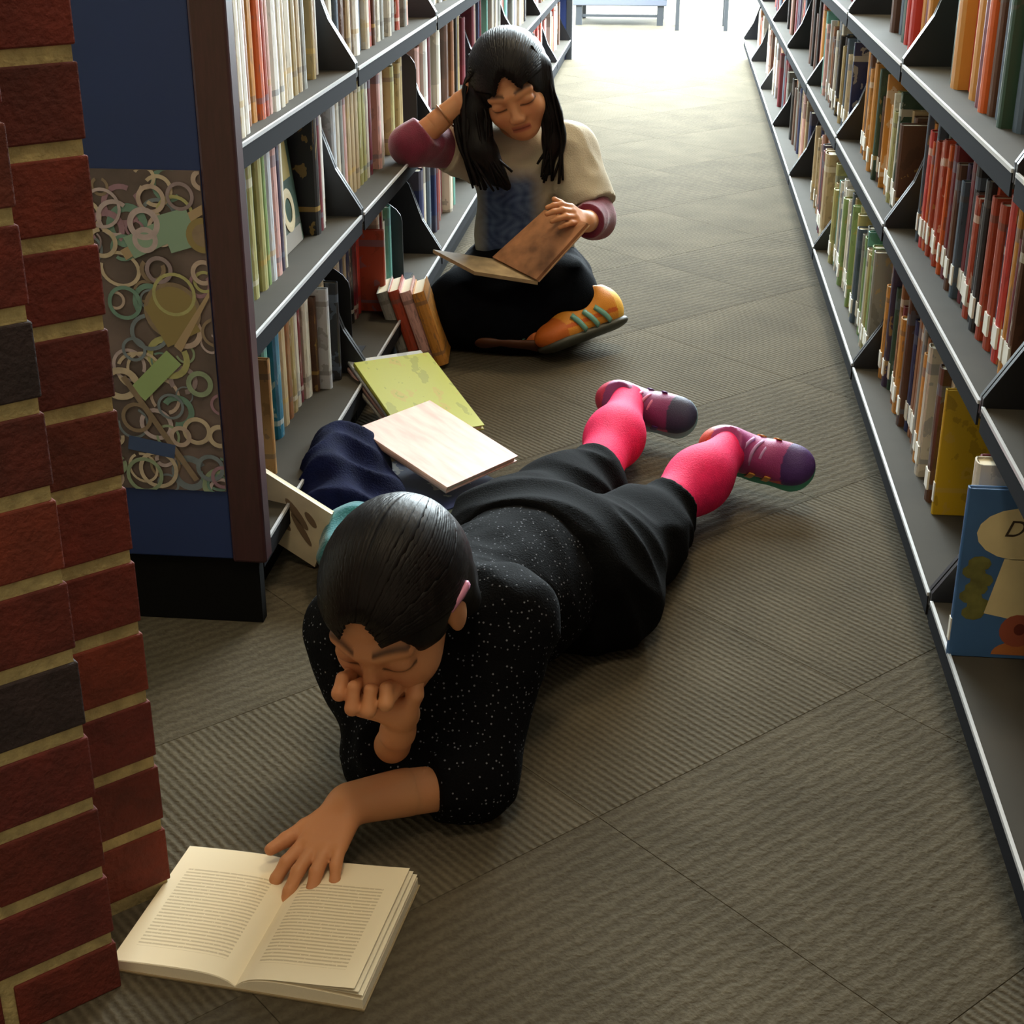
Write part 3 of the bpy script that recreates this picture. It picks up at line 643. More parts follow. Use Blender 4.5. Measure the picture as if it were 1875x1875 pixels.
# fanned pile of picture books
gp = 'fanned pile of picture books'
ang = math.atan2(-.317, .199)
for (X_, Y_, Z_, t, h, w, c, lab, st, da, ti) in [
        (-.375, 2.290, .001, .034, .22, .16, '26305c', 'navy book at the bottom of the fanned floor pile', 0, .30, 0),
        (-.478, 2.605, .068, .010, .27, .15, 'ece9e2', 'white picture book near the bottom of the fanned floor pile', 0, .05, .22),
        (-.468, 2.590, .078, .009, .27, .15, 'd8a9a0', 'pale pink picture book in the middle of the fanned floor pile', 0, .02, .22),
        (-.458, 2.572, .087, .008, .27, .15, 'c8ccd0', 'pale grey picture book just under the green one in the pile', 0, .0, .22),
        (-.442, 2.545, .090, .010, .27, .15, 'b8bc4c', 'lime green picture book second from the top of the floor pile', 2, -.02, .22)]:
    COLN.setdefault(c, 'lime green'); flat_book((X_, Y_, Z_), ang+da, t, h, w, c, lab, st, gp, tilty=ti)
o = flat_book(tuple(gz(800, 820, .080)), ang+.42, .012, .21, .18, 'd8b8a0', 'glossy pale pink picture book on top of the fanned floor pile', 0, gp, tilty=.26)
o.data.materials[0] = mat('glossy_pink_cover', 'ecc4b8', .5, noise=.22, nscale=16, spec=.35, stretch=(1, 5, 1))
# small upright books leaning on the bottom shelf by the seated reader
x = -.462
for i, (t, h, c, lab) in enumerate([(.026, .165, 'c98a3c', 'amber paperback nearest the seated reader in the leaning floor row'), (.024, .165, 'd8a9a0', 'pale pink paperback second from the seated reader in the floor row'),
                                   (.024, .165, 'a8452c', 'rust red paperback third from the seated reader in the floor row'), (.026, .16, '8f8f88', 'grey paperback next to the shelf in the leaning floor row')]):
    make_book((x, 2.985+.006*i, .0085-.0005*i), .10, t, h, .12, c, lab, 'leaning paperbacks on the floor', rot=(0, -.30, .10), slab=False, style=1); x -= t*1.05+.001
# brown picture book by the end panel, cover towards the camera
make_book((-.602, 2.135, LZ[0]+.001), math.pi/2, .014, .19, .15, 'b08450', 'amber brown picture book beside maroon trim on left bottom shelf', 'cover-facing books', style=1, slab=False)
p = MB(); disc(p, .10, .04, .02, .018, 0, 12); bo = bpy.data.objects['book.%03d' % (nbook-1)] if 'book.%03d' % (nbook-1) in bpy.data.objects else None
# cream picture book slipped off the bottom shelf, leaning from floor to label strip
P0, P1, P2 = gz(475, 855, .15), gz(610, 940, .10), gz(580, 1035, .006)
e1 = unit(P1-P0); e2 = P2-P1; e2 = unit(e2-e1*(e2@e1)); nn = unit(np.cross(e1, e2)); 
if nn[2] < 0: nn = -nn
W_, H_ = .15, float(np.linalg.norm(P2-P1))*1.02
base = P1 - e1*W_/2
mb = MB(); mb.box(-W_/2, W_/2, 0, H_, -.004, .0); o = mb.build('picture_book', mat('cream_cover', 'eadcbc', .45, noise=.18, nscale=14))
o.matrix_world = frame_matrix(base, e1, np.cross(nn, e1), nn) if np.cross(nn, e1)@e2 > 0 else frame_matrix(base, e1, e2, np.cross(e1, e2))
tag(o, 'cream picture book propped on the carpet beside the maroon trim', 'book')
zs_ = 1 if (o.matrix_world.to_3x3() @ Vector((0, 0, 1))).z > 0 else -1
ztop = .0004 if zs_ > 0 else -.0044
pr = MB()
for (x, y, rx, ry, a) in [(.02, .035, .03, .007, .5), (.035, .055, .03, .006, .6), (.0, .06, .02, .006, .4), (.045, .03, .015, .006, .5)]:
    n = len(pr.v); pr.v.append((x, y, ztop))
    for k in range(15):
        t_ = 2*math.pi*k/14; u, v = rx*math.cos(t_), ry*math.sin(t_); pr.v.append((x+u*math.cos(a)-v*math.sin(a), y+u*math.sin(a)+v*math.cos(a), ztop))
    for k in range(14): pr.f.append((n, n+1+k, n+2+k) if zs_ > 0 else (n, n+2+k, n+1+k)); pr.m.append(0)
c = pr.build('cover_print', mat('print_greybrown', '8a745c', .5)); c.parent = o
pg = MB(); pg.box(-W_/2+.003, W_/2-.003, .002, H_-.003, -.012 if zs_ > 0 else .0001, -.0041 if zs_ > 0 else .008); c = pg.build('pages', M_page); c.parent = o

# open paperback in front of the lying reader
TL, TR, BR = gz(348, 1548, .012), gz(765, 1608, .012), gz(710, 1832, .012)
wx = unit(A(*(TR-TL)[:2], 0)); hy = A(wx[1], -wx[0], 0); HW = float(np.linalg.norm((TR-TL)[:2]))/2; HH = .188
org = (TL+TR)/2; org[2] = 0
ob = empty('open_book', tuple(org+hy*HH/2)); tag(ob, 'open paperback with cream pages lying on the carpet under the fingers', 'book')
def page_material():
    m = bpy.data.materials.new('text_page'); m.use_nodes = True; nt = m.node_tree; N = nt.nodes; L = nt.links; bs = N['Principled BSDF']; bs.inputs['Roughness'].default_value = .75
    uv = N.new('ShaderNodeUVMap'); sep = N.new('ShaderNodeSeparateXYZ'); L.new(uv.outputs[0], sep.inputs[0])
    def rng_(out, a, c):
        g = N.new('ShaderNodeMath'); g.operation = 'GREATER_THAN'; g.inputs[1].default_value = a; L.new(out, g.inputs[0])
        l = N.new('ShaderNodeMath'); l.operation = 'LESS_THAN'; l.inputs[1].default_value = c; L.new(out, l.inputs[0])
        k = N.new('ShaderNodeMath'); k.operation = 'MULTIPLY'; L.new(g.outputs[0], k.inputs[0]); L.new(l.outputs[0], k.inputs[1]); return k.outputs[0]
    def mul(a, c):
        k = N.new('ShaderNodeMath'); k.operation = 'MULTIPLY'; L.new(a, k.inputs[0])
        if isinstance(c, float): k.inputs[1].default_value = c
        else: L.new(c, k.inputs[1])
        return k.outputs[0]
    fr = N.new('ShaderNodeMath'); fr.operation = 'FRACT'; L.new(mul(sep.outputs[1], 36.0), fr.inputs[0])
    n = N.new('ShaderNodeTexNoise'); n.inputs['Scale'].default_value = 60; L.new(uv.outputs[0], n.inputs['Vector'])
    mask = mul(mul(mul(rng_(sep.outputs[0], .12, .86), rng_(sep.outputs[1], .13, .80)), rng_(fr.outputs[0], .3, .75)), rng_(n.outputs[0], .36, .9))
    mx = N.new('ShaderNodeMix'); mx.data_type = 'RGBA'; mx.inputs[6].default_value = rgb('f2e4c4'); mx.inputs[7].default_value = rgb('d0c09e')
    L.new(mask, mx.inputs[0]); L.new(mx.outputs[2], bs.inputs['Base Color']); return m
M_text = page_material()
def page_half(sgn, T, name, lift=0, m=M_text, shrink=0.0):
    K = 16; V = []; Fc = []; UV = []
    for i in range(K+1):
        t = i/K; z = .004 + T*(1-math.exp(-t*9))*(1-.35*t*t) + lift*t*t
        for side in (0, 1):
            p = org + wx*sgn*(t*(HW-shrink)) + hy*(.001+(HH-.002)*side); V.append((p[0], p[1], z)); UV.append((t if sgn > 0 else 1-t, 1-side))
    for i in range(K): Fc.append((2*i, 2*i+1, 2*i+3, 2*i+2) if sgn < 0 else (2*i, 2*i+2, 2*i+3, 2*i+1))
    o = mesh_obj(name, V, Fc, m, ob, True); uvl = o.data.uv_layers.new(name='UVMap')
    for lp in o.data.loops: uvl.data[lp.index].uv = UV[lp.vertex_index]
    return o
def block_half(sgn, T):
    K = 16; m = MB()
    for i in range(K):
        zz_ = [.004+T*(1-math.exp(-t*9))*(1-.35*t*t)-.0004 for t in (i/K, (i+1)/K)]
        q_ = [org+wx*sgn*(t*HW) for t in (i/K, (i+1)/K)]
        P = [tuple(q_[0]+A(0, 0, .002)), tuple(q_[1]+A(0, 0, .002)), tuple(q_[1]+hy*HH+A(0, 0, .002)), tuple(q_[0]+hy*HH+A(0, 0, .002)),
             (q_[0][0], q_[0][1], zz_[0]), (q_[1][0], q_[1][1], zz_[1]), tuple((q_[1]+hy*HH)[:2])+(zz_[1],), tuple((q_[0]+hy*HH)[:2])+(zz_[0],)]
        n = len(m.v); m.v += P
        for f in ((0, 1, 2, 3), (4, 5, 6, 7), (0, 1, 5, 4), (1, 2, 6, 5), (2, 3, 7, 6), (3, 0, 4, 7)): m.f.append(tuple(n+k for k in f)); m.m.append(0)
    return m.build('page_block', M_page, ob)
block_half(-1, .012); block_half(1, .014)
page_half(-1, .012, 'left_page'); page_half(1, .014, 'right_page')
for k in range(4): page_half(1, .0145, 'loose_page', lift=.004+.0035*k, m=M_text if k == 2 else M_page, shrink=.004*k) if k < 3 else None
m = MB(); q0 = [org-wx*(HW+.002)-hy*.002, org+wx*(HW+.002)-hy*.002, org+wx*(HW+.002)+hy*(HH+.002), org-wx*(HW+.002)+hy*(HH+.002)]
m.v = [tuple(p[:2])+(.0005,) for p in q0]+[tuple(p[:2])+(.0022,) for p in q0]; m.f = [(3, 2, 1, 0), (4, 5, 6, 7)]+[(i, (i+1) % 4, 4+(i+1) % 4, 4+i) for i in range(4)]; m.m = [0]*6
m.build('cover', mat('paperback_cover', '8a7a5c', .5), ob)

# clothing heaps
def heap(name, prims, m, label, cat, amp, freq, seed, h=.005):
    V, Fq = sdf_mesh(prims, h, disp=wrinkle(amp, freq, seed), floor=.001); V = relax(V, Fq, 2)
    o = np_mesh(name, V, Fq, m, loc=(float(V[:, 0].mean()), float(V[:, 1].mean()), 0)); tag(o, label, cat); return o
M_jacket = mat('navy_cloth', '0b1030', .9, noise=.3, nscale=30, bump=.4, bscale=300, spec=.1)
heap('jacket', [cap((-.510, 2.10, .055), (-.515, 2.28, .06), .060, .062, k=.03), cap((-.515, 2.28, .05), (-.525, 2.38, .03), .060, .035, k=.03), ell((-.465, 2.16, .04), (.065, .10, .05), k=.03), cap((-.53, 2.15, .105), (-.53, 2.27, .105), .030, k=.03), ell((-.43, 2.10, .02), (.07, .07, .03), k=.02)],
     M_jacket, 'crumpled navy jacket heaped against the left bottom shelf', 'jacket', .010, 48, 3)
M_teal = mat('teal_cloth', '1d7580', .8, noise=.25, nscale=40, bump=.4, bscale=300, sheen=.3)
heap('jumper', [cap((-.455, 1.955, .045), (-.455, 2.03, .05), .040, .045, k=.03), cap((-.455, 2.03, .04), (-.40, 2.09, .03), .042, .035, k=.03), cap((-.40, 2.08, .03), (-.285, 2.06, .025), .035, .03, k=.03)],
     M_teal, 'bunched teal jumper on the carpet behind the lying reader', 'jumper', .008, 55, 5)

# low cabinet on legs in the bright end of the room
cab = empty('cabinet', (-.35, 10.3, 0)); tag(cab, 'low grey cabinet on dark metal legs in the bright far end', 'cabinet')
m = MB(); m.box(-.66, -.06, 10.0, 10.5, .12, .75); bevel(m.build('body', mat('cabinet_grey', '5c606c', .5), cab), .005)
for x, y in ((-.62, 10.03), (-.10, 10.03), (-.62, 10.47), (-.10, 10.47)):
    m = MB(); m.box(x-.02, x+.02, y-.02, y+.02, 0, .12); m.build('leg', mat('leg_dark', '33363a', .5), cab)
m = MB(); m.box(-.60, -.12, 10.02, 10.04, .05, .065); m.build('rail', MATS['leg_dark'], cab)
for k, (x, lab) in enumerate(((.16, 'dark metal stool nearest the far grey cabinet'),)):
    st = empty('stool', (x, 9.9, 0)); tag(st, lab, 'stool')
    m = MB(); m.box(x-.17, x+.17, 9.73, 10.07, .42, .45); bevel(m.build('seat', MATS['cabinet_grey'], st), .01)
    for a, c in ((-.15, 9.75), (.15, 9.75), (-.15, 10.05), (.15, 10.05)):
        m = MB(); m.box(x+a-.012, x+a+.012, c-.012, c+.012, 0, .42); m.build('leg', MATS['leg_dark'], st)

# ------------------------------------------------------------------ people
SKIN = np.array(rgb('c48a5e')); SKIN_R = np.array(rgb('b06a4a')); LIP = np.array(rgb('9a4a3e')); DARK = np.array(rgb('24140f'))
M_skin = vcol_mat('skin', .5, sss=.12, spec=.35, bump=.06, bscale=250)
def flatcol(n, c): return np.tile(np.asarray(c, float), (n, 1))
def skin_cols(V, seed=0):
    s = np.sin(V[:, 0]*61+seed)*np.sin(V[:, 1]*53)*np.sin(V[:, 2]*67); t = np.clip(.5+.5*s, 0, 1)[:, None]*.35
    return SKIN[None]*(1-t)+SKIN_R[None]*t
def head_prims(C, f, u, s=1.0):
    f = unit(f); u = unit(u-f*(u@f)); r = np.cross(f, u)         # r = towards her left when facing along f
    ax = np.array([r, f, u]); P = lambda a, b, c: C+s*(r*a+f*b+u*c)
    L = [ell(P(0, -.008, .022), A(.071, .086, .078)*s, ax, k=.02), ell(P(0, .028, -.038), A(.057, .060, .068)*s, ax, k=.025),
         ell(P(0, .058, -.082), A(.026, .026, .022)*s, ax, k=.03)]
    for q in (-1, 1):
        L += [ell(P(q*.034, .052, -.036), A(.026, .028, .026)*s, ax, k=.02), cap(P(q*.012, .080, .014), P(q*.042, .068, .014), .011*s, .009*s, k=.015),
              ell(P(q*.0315, .0735, -.006), A(.0165, .0125, .0115)*s, ax, k=.005), ell(P(q*.010, .094, -.037), A(.0075, .009, .0065)*s, ax, k=.007),
              ell(P(q*.072, -.008, -.014), A(.008, .019, .030)*s, ax, k=.006)]
    L += [cap(P(0, .082, -.002), P(0, .101, -.032), .0065*s, .0095*s, k=.012), cap(P(-.016, .080, -.0585), P(.016, .080, -.0585), .0055*s, k=.006), cap(P(-.013, .080, -.0665), P(.013, .080, -.0665), .0062*s, k=.006)]
    return L, (C, r, f, u, s)
def head_cols(V, fr):
    C, r, f, u, s = fr; d = (V-C)/s; a, b, c = d@r, d@f, d@u; col_ = skin_cols(V, 2)
    def blend(w, cc):
        nonlocal col_; w = np.clip(w, 0, 1)[:, None]; col_ = col_*(1-w)+np.asarray(cc)[None]*w
    front = b > .04; aa = np.abs(a)
    blend(np.where(front, .45*np.exp(-(((aa-.036)/.018)**2+((c+.036)/.016)**2)), 0), SKIN_R)                       # cheeks
    blend(np.where(front, np.exp(-((c-(.024-.9*(aa-.03)**2*8))/.0038)**2)*(aa > .012)*(aa < .050)*.85, 0), DARK)    # brows
    lash = -.0125+6*(aa-.0315)**2
    blend(np.where(front, np.exp(-((c-lash)/.0026)**2)*(aa > .015)*(aa < .050)*.95, 0), DARK)                      # closed lash line
    blend(np.where(front, .35*np.exp(-(((aa-.0315)/.016)**2+((c+.004)/.008)**2)), 0), np.array(rgb('8a4e38')))      # lids
    blend(np.where(front & (aa < .021), np.exp(-((c+.0625)/.0075)**4)*.8, 0), LIP)
    blend(np.where(front & (aa < .020), np.exp(-((c+.0625)/.0016)**2)*.8, 0), np.array(rgb('4a1c18')))
    blend(np.where(front & (aa < .014), .6*np.exp(-(((aa-.007)/.004)**2+((c+.043)/.003)**2)), 0), np.array(rgb('5a2c20')))
    return col_
FL = [(.036, .023, .018), (.040, .026, .019), (.037, .024, .019), (.029, .019, .017)]
def hand_prims(w, d, n, s, sc_, curls, thumb_dir, spread=.10, thumb_curl=.3):
    d = unit(d); n = unit(n-d*(n@d)); s_ = unit(np.cross(d, n)); s_ = s_ if s_@s > 0 else -s_
    L = []; off = (.024, .008, -.008, -.023); pl = (.074, .077, .073, .066)
    for i in range(4):
        kn = w+sc_*(d*pl[i]+s_*off[i]); L.append(cap(w+sc_*(d*.012+s_*off[i]*.6), kn, .0125*sc_, .0105*sc_, k=.012*sc_))
        ang = 0; p = kn; fd = unit(d+s_*spread*(1.2-i*.8)); rr = .0098*sc_ if i < 3 else .0085*sc_
        for j in range(3):
            ang += curls[i][j]; dirv = fd*math.cos(ang)-n*math.sin(ang); q = p+dirv*FL[i][j]*sc_
            L.append(cap(p, q, rr*(1-.10*j), rr*(1-.10*(j+1)), k=.003)); p = q
    b0 = w+sc_*(d*.022+s_*.020-n*.004); td = unit(thumb_dir); b1 = b0+td*.034*sc_; t2 = unit(td*(1-thumb_curl)+d*thumb_curl); b2 = b1+t2*.030*sc_; b3 = b2+t2*.024*sc_
    L += [cap(w+sc_*(d*.01+s_*.008), b1, .014*sc_, .0115*sc_, k=.012*sc_), cap(b1, b2, .0112*sc_, .0100*sc_, k=.004), cap(b2, b3, .0100*sc_, .0080*sc_, k=.003)]
    return L
def tubes_mesh(locks, name, m, parent, sides=5):
    mb = MB()
    for pts, rad, fl in locks: mb.tube(pts, rad, sides, flat=fl)
    return mb.build(name, m, parent, smooth=True)
def hair_material():
    m = mat('dark_hair', '14100f', .45, noise=.4, nscale=90, bump=.3, bscale=160, spec=.14, stretch=(1, .25, .25)); return m
M_hair = hair_material()
def spl(pts, n=10):
    pts = [np.asarray(p, float) for p in pts]; pts = [2*pts[0]-pts[1]]+pts+[2*pts[-1]-pts[-2]]; out = []; seg = len(pts)-3
    for i in range(n+1):
        t = i/n*seg; k = min(int(t), seg-1); t -= k; p0, p1, p2, p3 = pts[k:k+4]
        out.append(.5*((2*p1)+(-p0+p2)*t+(2*p0-5*p1+4*p2-p3)*t*t+(-p0+3*p1-3*p2+p3)*t**3))
    return out
def shoe(parent, heel, fwd_, up_, L_, cols, label):
    """sneaker: upper, sole, laces and side stripes; heel = underside of the heel"""
    f = unit(fwd_); u = unit(np.asarray(up_, float)-f*(np.asarray(up_, float)@f)); r = np.cross(u, f); ax = np.array([f, r, u]); s = L_/.2
    P = lambda x, y, z: heel+s*(f*x+r*y+u*z)
    prims = [ell(P(.034, 0, .040), A(.036, .032, .042)*s, ax, k=.02), cap(P(.04, 0, .034), P(.125, 0, .030), .034*s, .033*s, k=.02), ell(P(.158, 0, .026), A(.044, .036, .026)*s, ax, k=.02),
             cap(P(.056, 0, .055), P(.064, 0, .078), .034*s, .032*s, k=.02, cut=[(P(.05, 0, .084), u-.25*f)]), cap(P(.085, 0, .050), P(.125, 0, .044), .024*s, .022*s, k=.02)]
    V, Fq = sdf_mesh(prims, .003, cut=[(P(0, 0, .010), -u)]); V = relax(V, Fq, 1)
    d = (V-heel)/s; x, y, z = d@f, d@r, d@u
    base, toe, heelc = [np.array(rgb(c)) for c in cols[:3]]
    C = flatcol(len(V), base); C[x > .155] = toe; C[x < .032] = heelc; C[(z > .028) & (z < .036) & (x > .032) & (x < .155)] = np.array(rgb(cols[3]))
    sh = np_mesh('shoe', V, Fq, vcol_mat('shoe_upper', .55, bump=.25, bscale=500), parent, C); sh['label'] = label
    sole = [cap(P(.034, 0, .008), P(.10, -.002, .008), .037*s, .036*s, k=.01, flat=(u, 2.9)), cap(P(.10, -.002, .008), P(.158, -.003, .009), .036*s, .040*s, k=.01, flat=(u, 2.9))]
    V, Fq = sdf_mesh(sole, .003); np_mesh('sole', V, Fq, mat('sole_'+cols[4], cols[4], .6), sh)
    lm = MB()
    for i in range(5):
        x0 = .074+.014*i; z0 = .087-.0070*i
        lm.tube(spl([P(x0, -.022, z0-.012), P(x0+.004, -.008, z0+.001), P(x0+.008, .008, z0+.001), P(x0+.012, .022, z0-.012)], 6), .0034*s, 5)
    lm.build('laces', mat('lace_'+cols[5], cols[5], .7), sh, True)
    for q in (-1, 1):
        sm = MB()
        for i in range(3):
            sm.tube(spl([P(.055+.03*i, q*.0345, .014), P(.065+.03*i, q*.0372, .030), P(.080+.028*i, q*.0335, .049)], 6), (.0012*s, .006*s), 5, flat=r)
        sm.build('stripe', mat('stripe_'+cols[6], cols[6], .5), sh, True)
    return sh

# ---------------- person lying on the carpet
p1 = empty('person', (-.13, 1.85, 0)); tag(p1, 'person lying prone in black clothes and pink socks, chin on fist, reading', 'person')
Hc = A(-.266, 1.362, .288)
hf = unit(A(-.22, -.83, -.50)); hu = unit(A(-.13, -.48, .86)); hu = unit(hu-hf*(hu@hf))
s1, s2 = A(-.340, 1.505, .165), A(-.168, 1.525, .185)
el1, el2 = A(-.296, 1.432, .045), A(-.19, 1.405, .045)
w1, w2 = ony(728, 1340, 1.345), A(-.318, 1.330, .052)
hip1, hip2 = A(-.205, 1.91, .095), A(-.095, 1.83, .09)
kn1, kn2 = A(-.150, 2.16, .058), A(-.032, 2.03, .058)
an1, an2 = A(-.030, 2.50, .055), A(.108, 2.29, .05)
neck = A(-.275, 1.475, .235); chest = A(-.262, 1.57, .145); belly = A(-.19, 1.74, .11)
c1, c2 = A(-.093, 2.285, .056), A(.015, 2.14, .056); l1, l2 = unit(an1-kn1), unit(an2-kn2)
fwd1 = unit(A(.86, -.46, .0)); up1 = unit(A(-.28, -.80, .50)); fwd2 = unit(A(.88, -.46, .0)); up2 = unit(A(-.40, -.72, .55))
heel1, heel2 = A(-.096, 2.665, .052), A(.092, 2.437, .052)
col1, col2 = heel1+.064*fwd1+.062*up1, heel2+.064*fwd2+.062*up2
core1 = [cap(chest, belly, .085, .085, k=.04, flat=((0, 0, 1), 1.2)), cap(belly, (hip1+hip2)/2, .085, .09, k=.04, flat=((0, 0, 1), 1.1)), cap(s1, s2, .045, k=.04), cap(neck, chest, .04, .07, k=.03),
         cap(s1, el1, .036, .032, k=.03), cap(s2, el2, .036, .032, k=.03), cap(el2, w2, .032, .0235, k=.015),
         cap(hip1, kn1, .07, .05, k=.03), cap(hip2, kn2, .07, .05, k=.03), cap(kn1, c1, .040, .032, k=.02), cap(kn2, c2, .040, .032, k=.02), cap(c1, col1, .030, .022, k=.02), cap(c2, col2, .030, .022, k=.02), cap(neck, Hc-hf*.03-hu*.05, .042, .04, k=.02)]
V, Fq = sdf_mesh(core1, .006); V = relax(V, Fq, 2); parts = [(V, Fq, skin_cols(V))]
hp, fr = head_prims(Hc, hf, hu, .90)
V, Fq = sdf_mesh(hp+[cap(neck, Hc-hf*.03-hu*.05, .042, .04, k=.02)], .0022); parts.append((V, Fq, head_cols(V, fr)))
# hand on the book (palm down, thumb towards the pillar)
hd = unit(A(-.30, -.90, -.24))
hp2 = hand_prims(w2, hd, A(-.1, -.15, 1), A(-1, .2, 0), .84, [(.1, .32, .2), (.1, .36, .2), (.14, .42, .2), (.2, .45, .2)], unit(A(-.75, -.62, -.18)), spread=.22, thumb_curl=.15)
V, Fq = sdf_mesh(hp2+[cap(w2+(el2-w2)*.45, w2, .0275, .0235, k=.012)], .0022); parts.append((V, Fq, skin_cols(V, 3)))
# fist under the chin
fp = []
mid = ony(700, 1285, 1.335); hand_c = ony(735, 1275, 1.335)
fp += [cap(w1, ony(735, 1308, 1.335), .016, .019, k=.012), cap(ony(735, 1302, 1.325), ony(665, 1290, 1.33), .017, .014, k=.012)]
for (a, c, Yb, Yt) in [((621, 1270), (627, 1242), 1.288, 1.298), ((645, 1297), (648, 1258), 1.280, 1.288), ((674, 1302), (678, 1264), 1.278, 1.287), ((706, 1289), (707, 1260), 1.282, 1.292)]:
    lo_, hi_ = ony(*a, Yb), ony(*c, Yt)
    fp += [cap(lo_, hi_, .0074, .0066, k=.002), cap(lo_, lo_+A(.008, .045, .004), .0074, .0095, k=.004), cap(hi_, hi_+A(.004, .020, -.006), .0066, .006, k=.002)]
fp += [cap(ony(748, 1302, 1.32), ony(760, 1272, 1.315), .0095, .0085, k=.008), cap(ony(760, 1272, 1.315), ony(765, 1248, 1.32), .0085, .007, k=.004)]
V, Fq = sdf_mesh(fp+[cap(el1, w1, .024, .0175, k=.012)], .0022); parts.append((V, Fq, skin_cols(V, 5)))
V, Fq, Cc = merge(parts); np_mesh('body', V, Fq, M_skin, p1, Cc)
# clothes
def dotted_cloth():
    m = mat('dotted_black_knit', '0d0d10', .9, bump=.35, bscale=400, spec=.08); nt = m.node_tree; N = nt.nodes; L = nt.links; b_ = N['Principled BSDF']
    tc = N.new('ShaderNodeTexCoord'); v = N.new('ShaderNodeTexVoronoi'); v.inputs['Scale'].default_value = 150; v.inputs['Randomness'].default_value = .7; L.new(tc.outputs['Object'], v.inputs['Vector'])
    lt = N.new('ShaderNodeMath'); lt.operation = 'LESS_THAN'; lt.inputs[1].default_value = .17; L.new(v.outputs['Distance'], lt.inputs[0])
    mx = N.new('ShaderNodeMix'); mx.data_type = 'RGBA'; mx.inputs[6].default_value = rgb('070709'); mx.inputs[7].default_value = rgb('6a6c74'); L.new(lt.outputs[0], mx.inputs[0]); L.new(mx.outputs[2], b_.inputs['Base Color']); return m
M_dots = dotted_cloth()
d2 = unit(w2-el2); d1 = unit(w1-el1)
shirt = [ell(A(-.245, 1.475, .095), (.075, .07, .085), k=.04), cap(chest, belly, .102, .100, k=.05, flat=((0, 0, 1), 1.15)), cap(belly, A(-.155, 1.82, .115), .100, .102, k=.05, flat=((0, 0, 1), 1.1)), cap(s1, s2, .058, k=.05), cap(neck+A(0, .03, -.01), chest, .050, .085, k=.04),
         cap(s1, el1, .050, .047, k=.04), cap(s2, el2, .052, .046, k=.04), cap(el2, el2+d2*.075, .046, .040, k=.02, cut=[(el2+d2*.052, d2)]), cap(el1, el1+d1*.12, .046, .034, k=.02, cut=[(el1+d1*.070, d1)])]
V, Fq = sdf_mesh(shirt, .005, disp=wrinkle(.0035, 60, 11), floor=.001); V = relax(V, Fq, 1); np_mesh('shirt', V, Fq, M_dots, p1)
M_pants = mat('black_cotton', '070708', .95, noise=.25, nscale=30, bump=.4, bscale=350, spec=.08)
pants = [ell((hip1+hip2)/2+A(-.01, -.01, .005), (.140, .115, .098), np.array([unit(A(.8, -.6, 0)), unit(A(.6, .8, 0)), A(0, 0, 1)]), k=.05), cap(A(-.165, 1.80, .115), (hip1+hip2)/2, .104, .11, k=.04, flat=((0, 0, 1), 1.05), cut=[(A(-.165, 1.80, .115), A(-.3, -.95, 0))]),
         cap(hip1, kn1, .092, .070, k=.05), cap(hip2, kn2, .092, .072, k=.05), cap(kn1, c1+l1*.03, .068, .054, k=.04, cut=[(c1, l1)]), cap(kn2, c2+l2*.03, .070, .056, k=.04, cut=[(c2, l2)]), ell(A(-.05, 1.84, .05), (.06, .08, .05), k=.04)]
V, Fq = sdf_mesh(pants, .005, disp=wrinkle(.008, 42, 21), floor=.001); V = relax(V, Fq, 2); np_mesh('trousers', V, Fq, M_pants, p1)
M_sock = mat('pink_sock', 'ee2562', .75, noise=.1, nscale=60, bump=.3, bscale=400, spec=.2)
for c_, a_, l_, k_ in ((c1, an1, l1, col1), (c2, an2, l2, col2)):
    mid_ = c_+(k_-c_)*.5
    V, Fq = sdf_mesh([cap(c_-l_*.05, mid_, .043, .039, k=.06), cap(mid_, k_, .038, .031, k=.06)], .004, floor=.001); np_mesh('sock', V, Fq, M_sock, p1)
SC = ['6a3560', 'c2405a', 'a02a48', '3a2a5c', '3f8f7c', 'b0548a', 'c98a3c']
shoe(p1, heel1, fwd1, up1, .195, ['8a3a72', '3a3a58', 'c83a58', 'd0608a', '8fb0bc', 'e08ab0', '5a2a7c'], 'purple and crimson sneaker nearer the shelf')
shoe(p1, heel2, fwd2, up2, .200, ['a03a78', '4a2a6c', 'd0503c', 'd86a50', '4a9a80', 'c89ad0', 'e0a048'], 'purple and orange sneaker with a teal sole')
# hair: cap split by a centre parting, smooth locks on each side, gathered behind
ax1 = np.array([np.cross(hf, hu), hf, hu]); HP = lambda a, b_, c: Hc+ax1[0]*a+ax1[1]*b_+ax1[2]*c
hair = [ell(HP(0, -.013, .022), A(.075, .093, .080), ax1, k=.02), cap(HP(0, -.050, -.01), HP(0, -.068, -.065), .058, .046, k=.03), cap(HP(0, -.068, -.06), neck+A(.010, .05, .02), .045, .035, k=.03),
        cap(HP(-.050, -.035, .0), HP(-.050, -.05, -.06), .019, .015, k=.02), cap(HP(.050, -.03, .0), HP(.052, -.04, -.06), .019, .015, k=.02),
        ell(HP(0, .088, -.014), A(.056, .058, .074), ax1, k=.006, sub=True), ell(HP(-.078, .006, -.022), A(.018, .026, .036), ax1, k=.006, sub=True)]
V, Fq = sdf_mesh(hair, .004); V = relax(V, Fq, 1); hr1 = np_mesh('hair', V, Fq, M_hair, p1)
locks = []
R_ = random.Random(4)
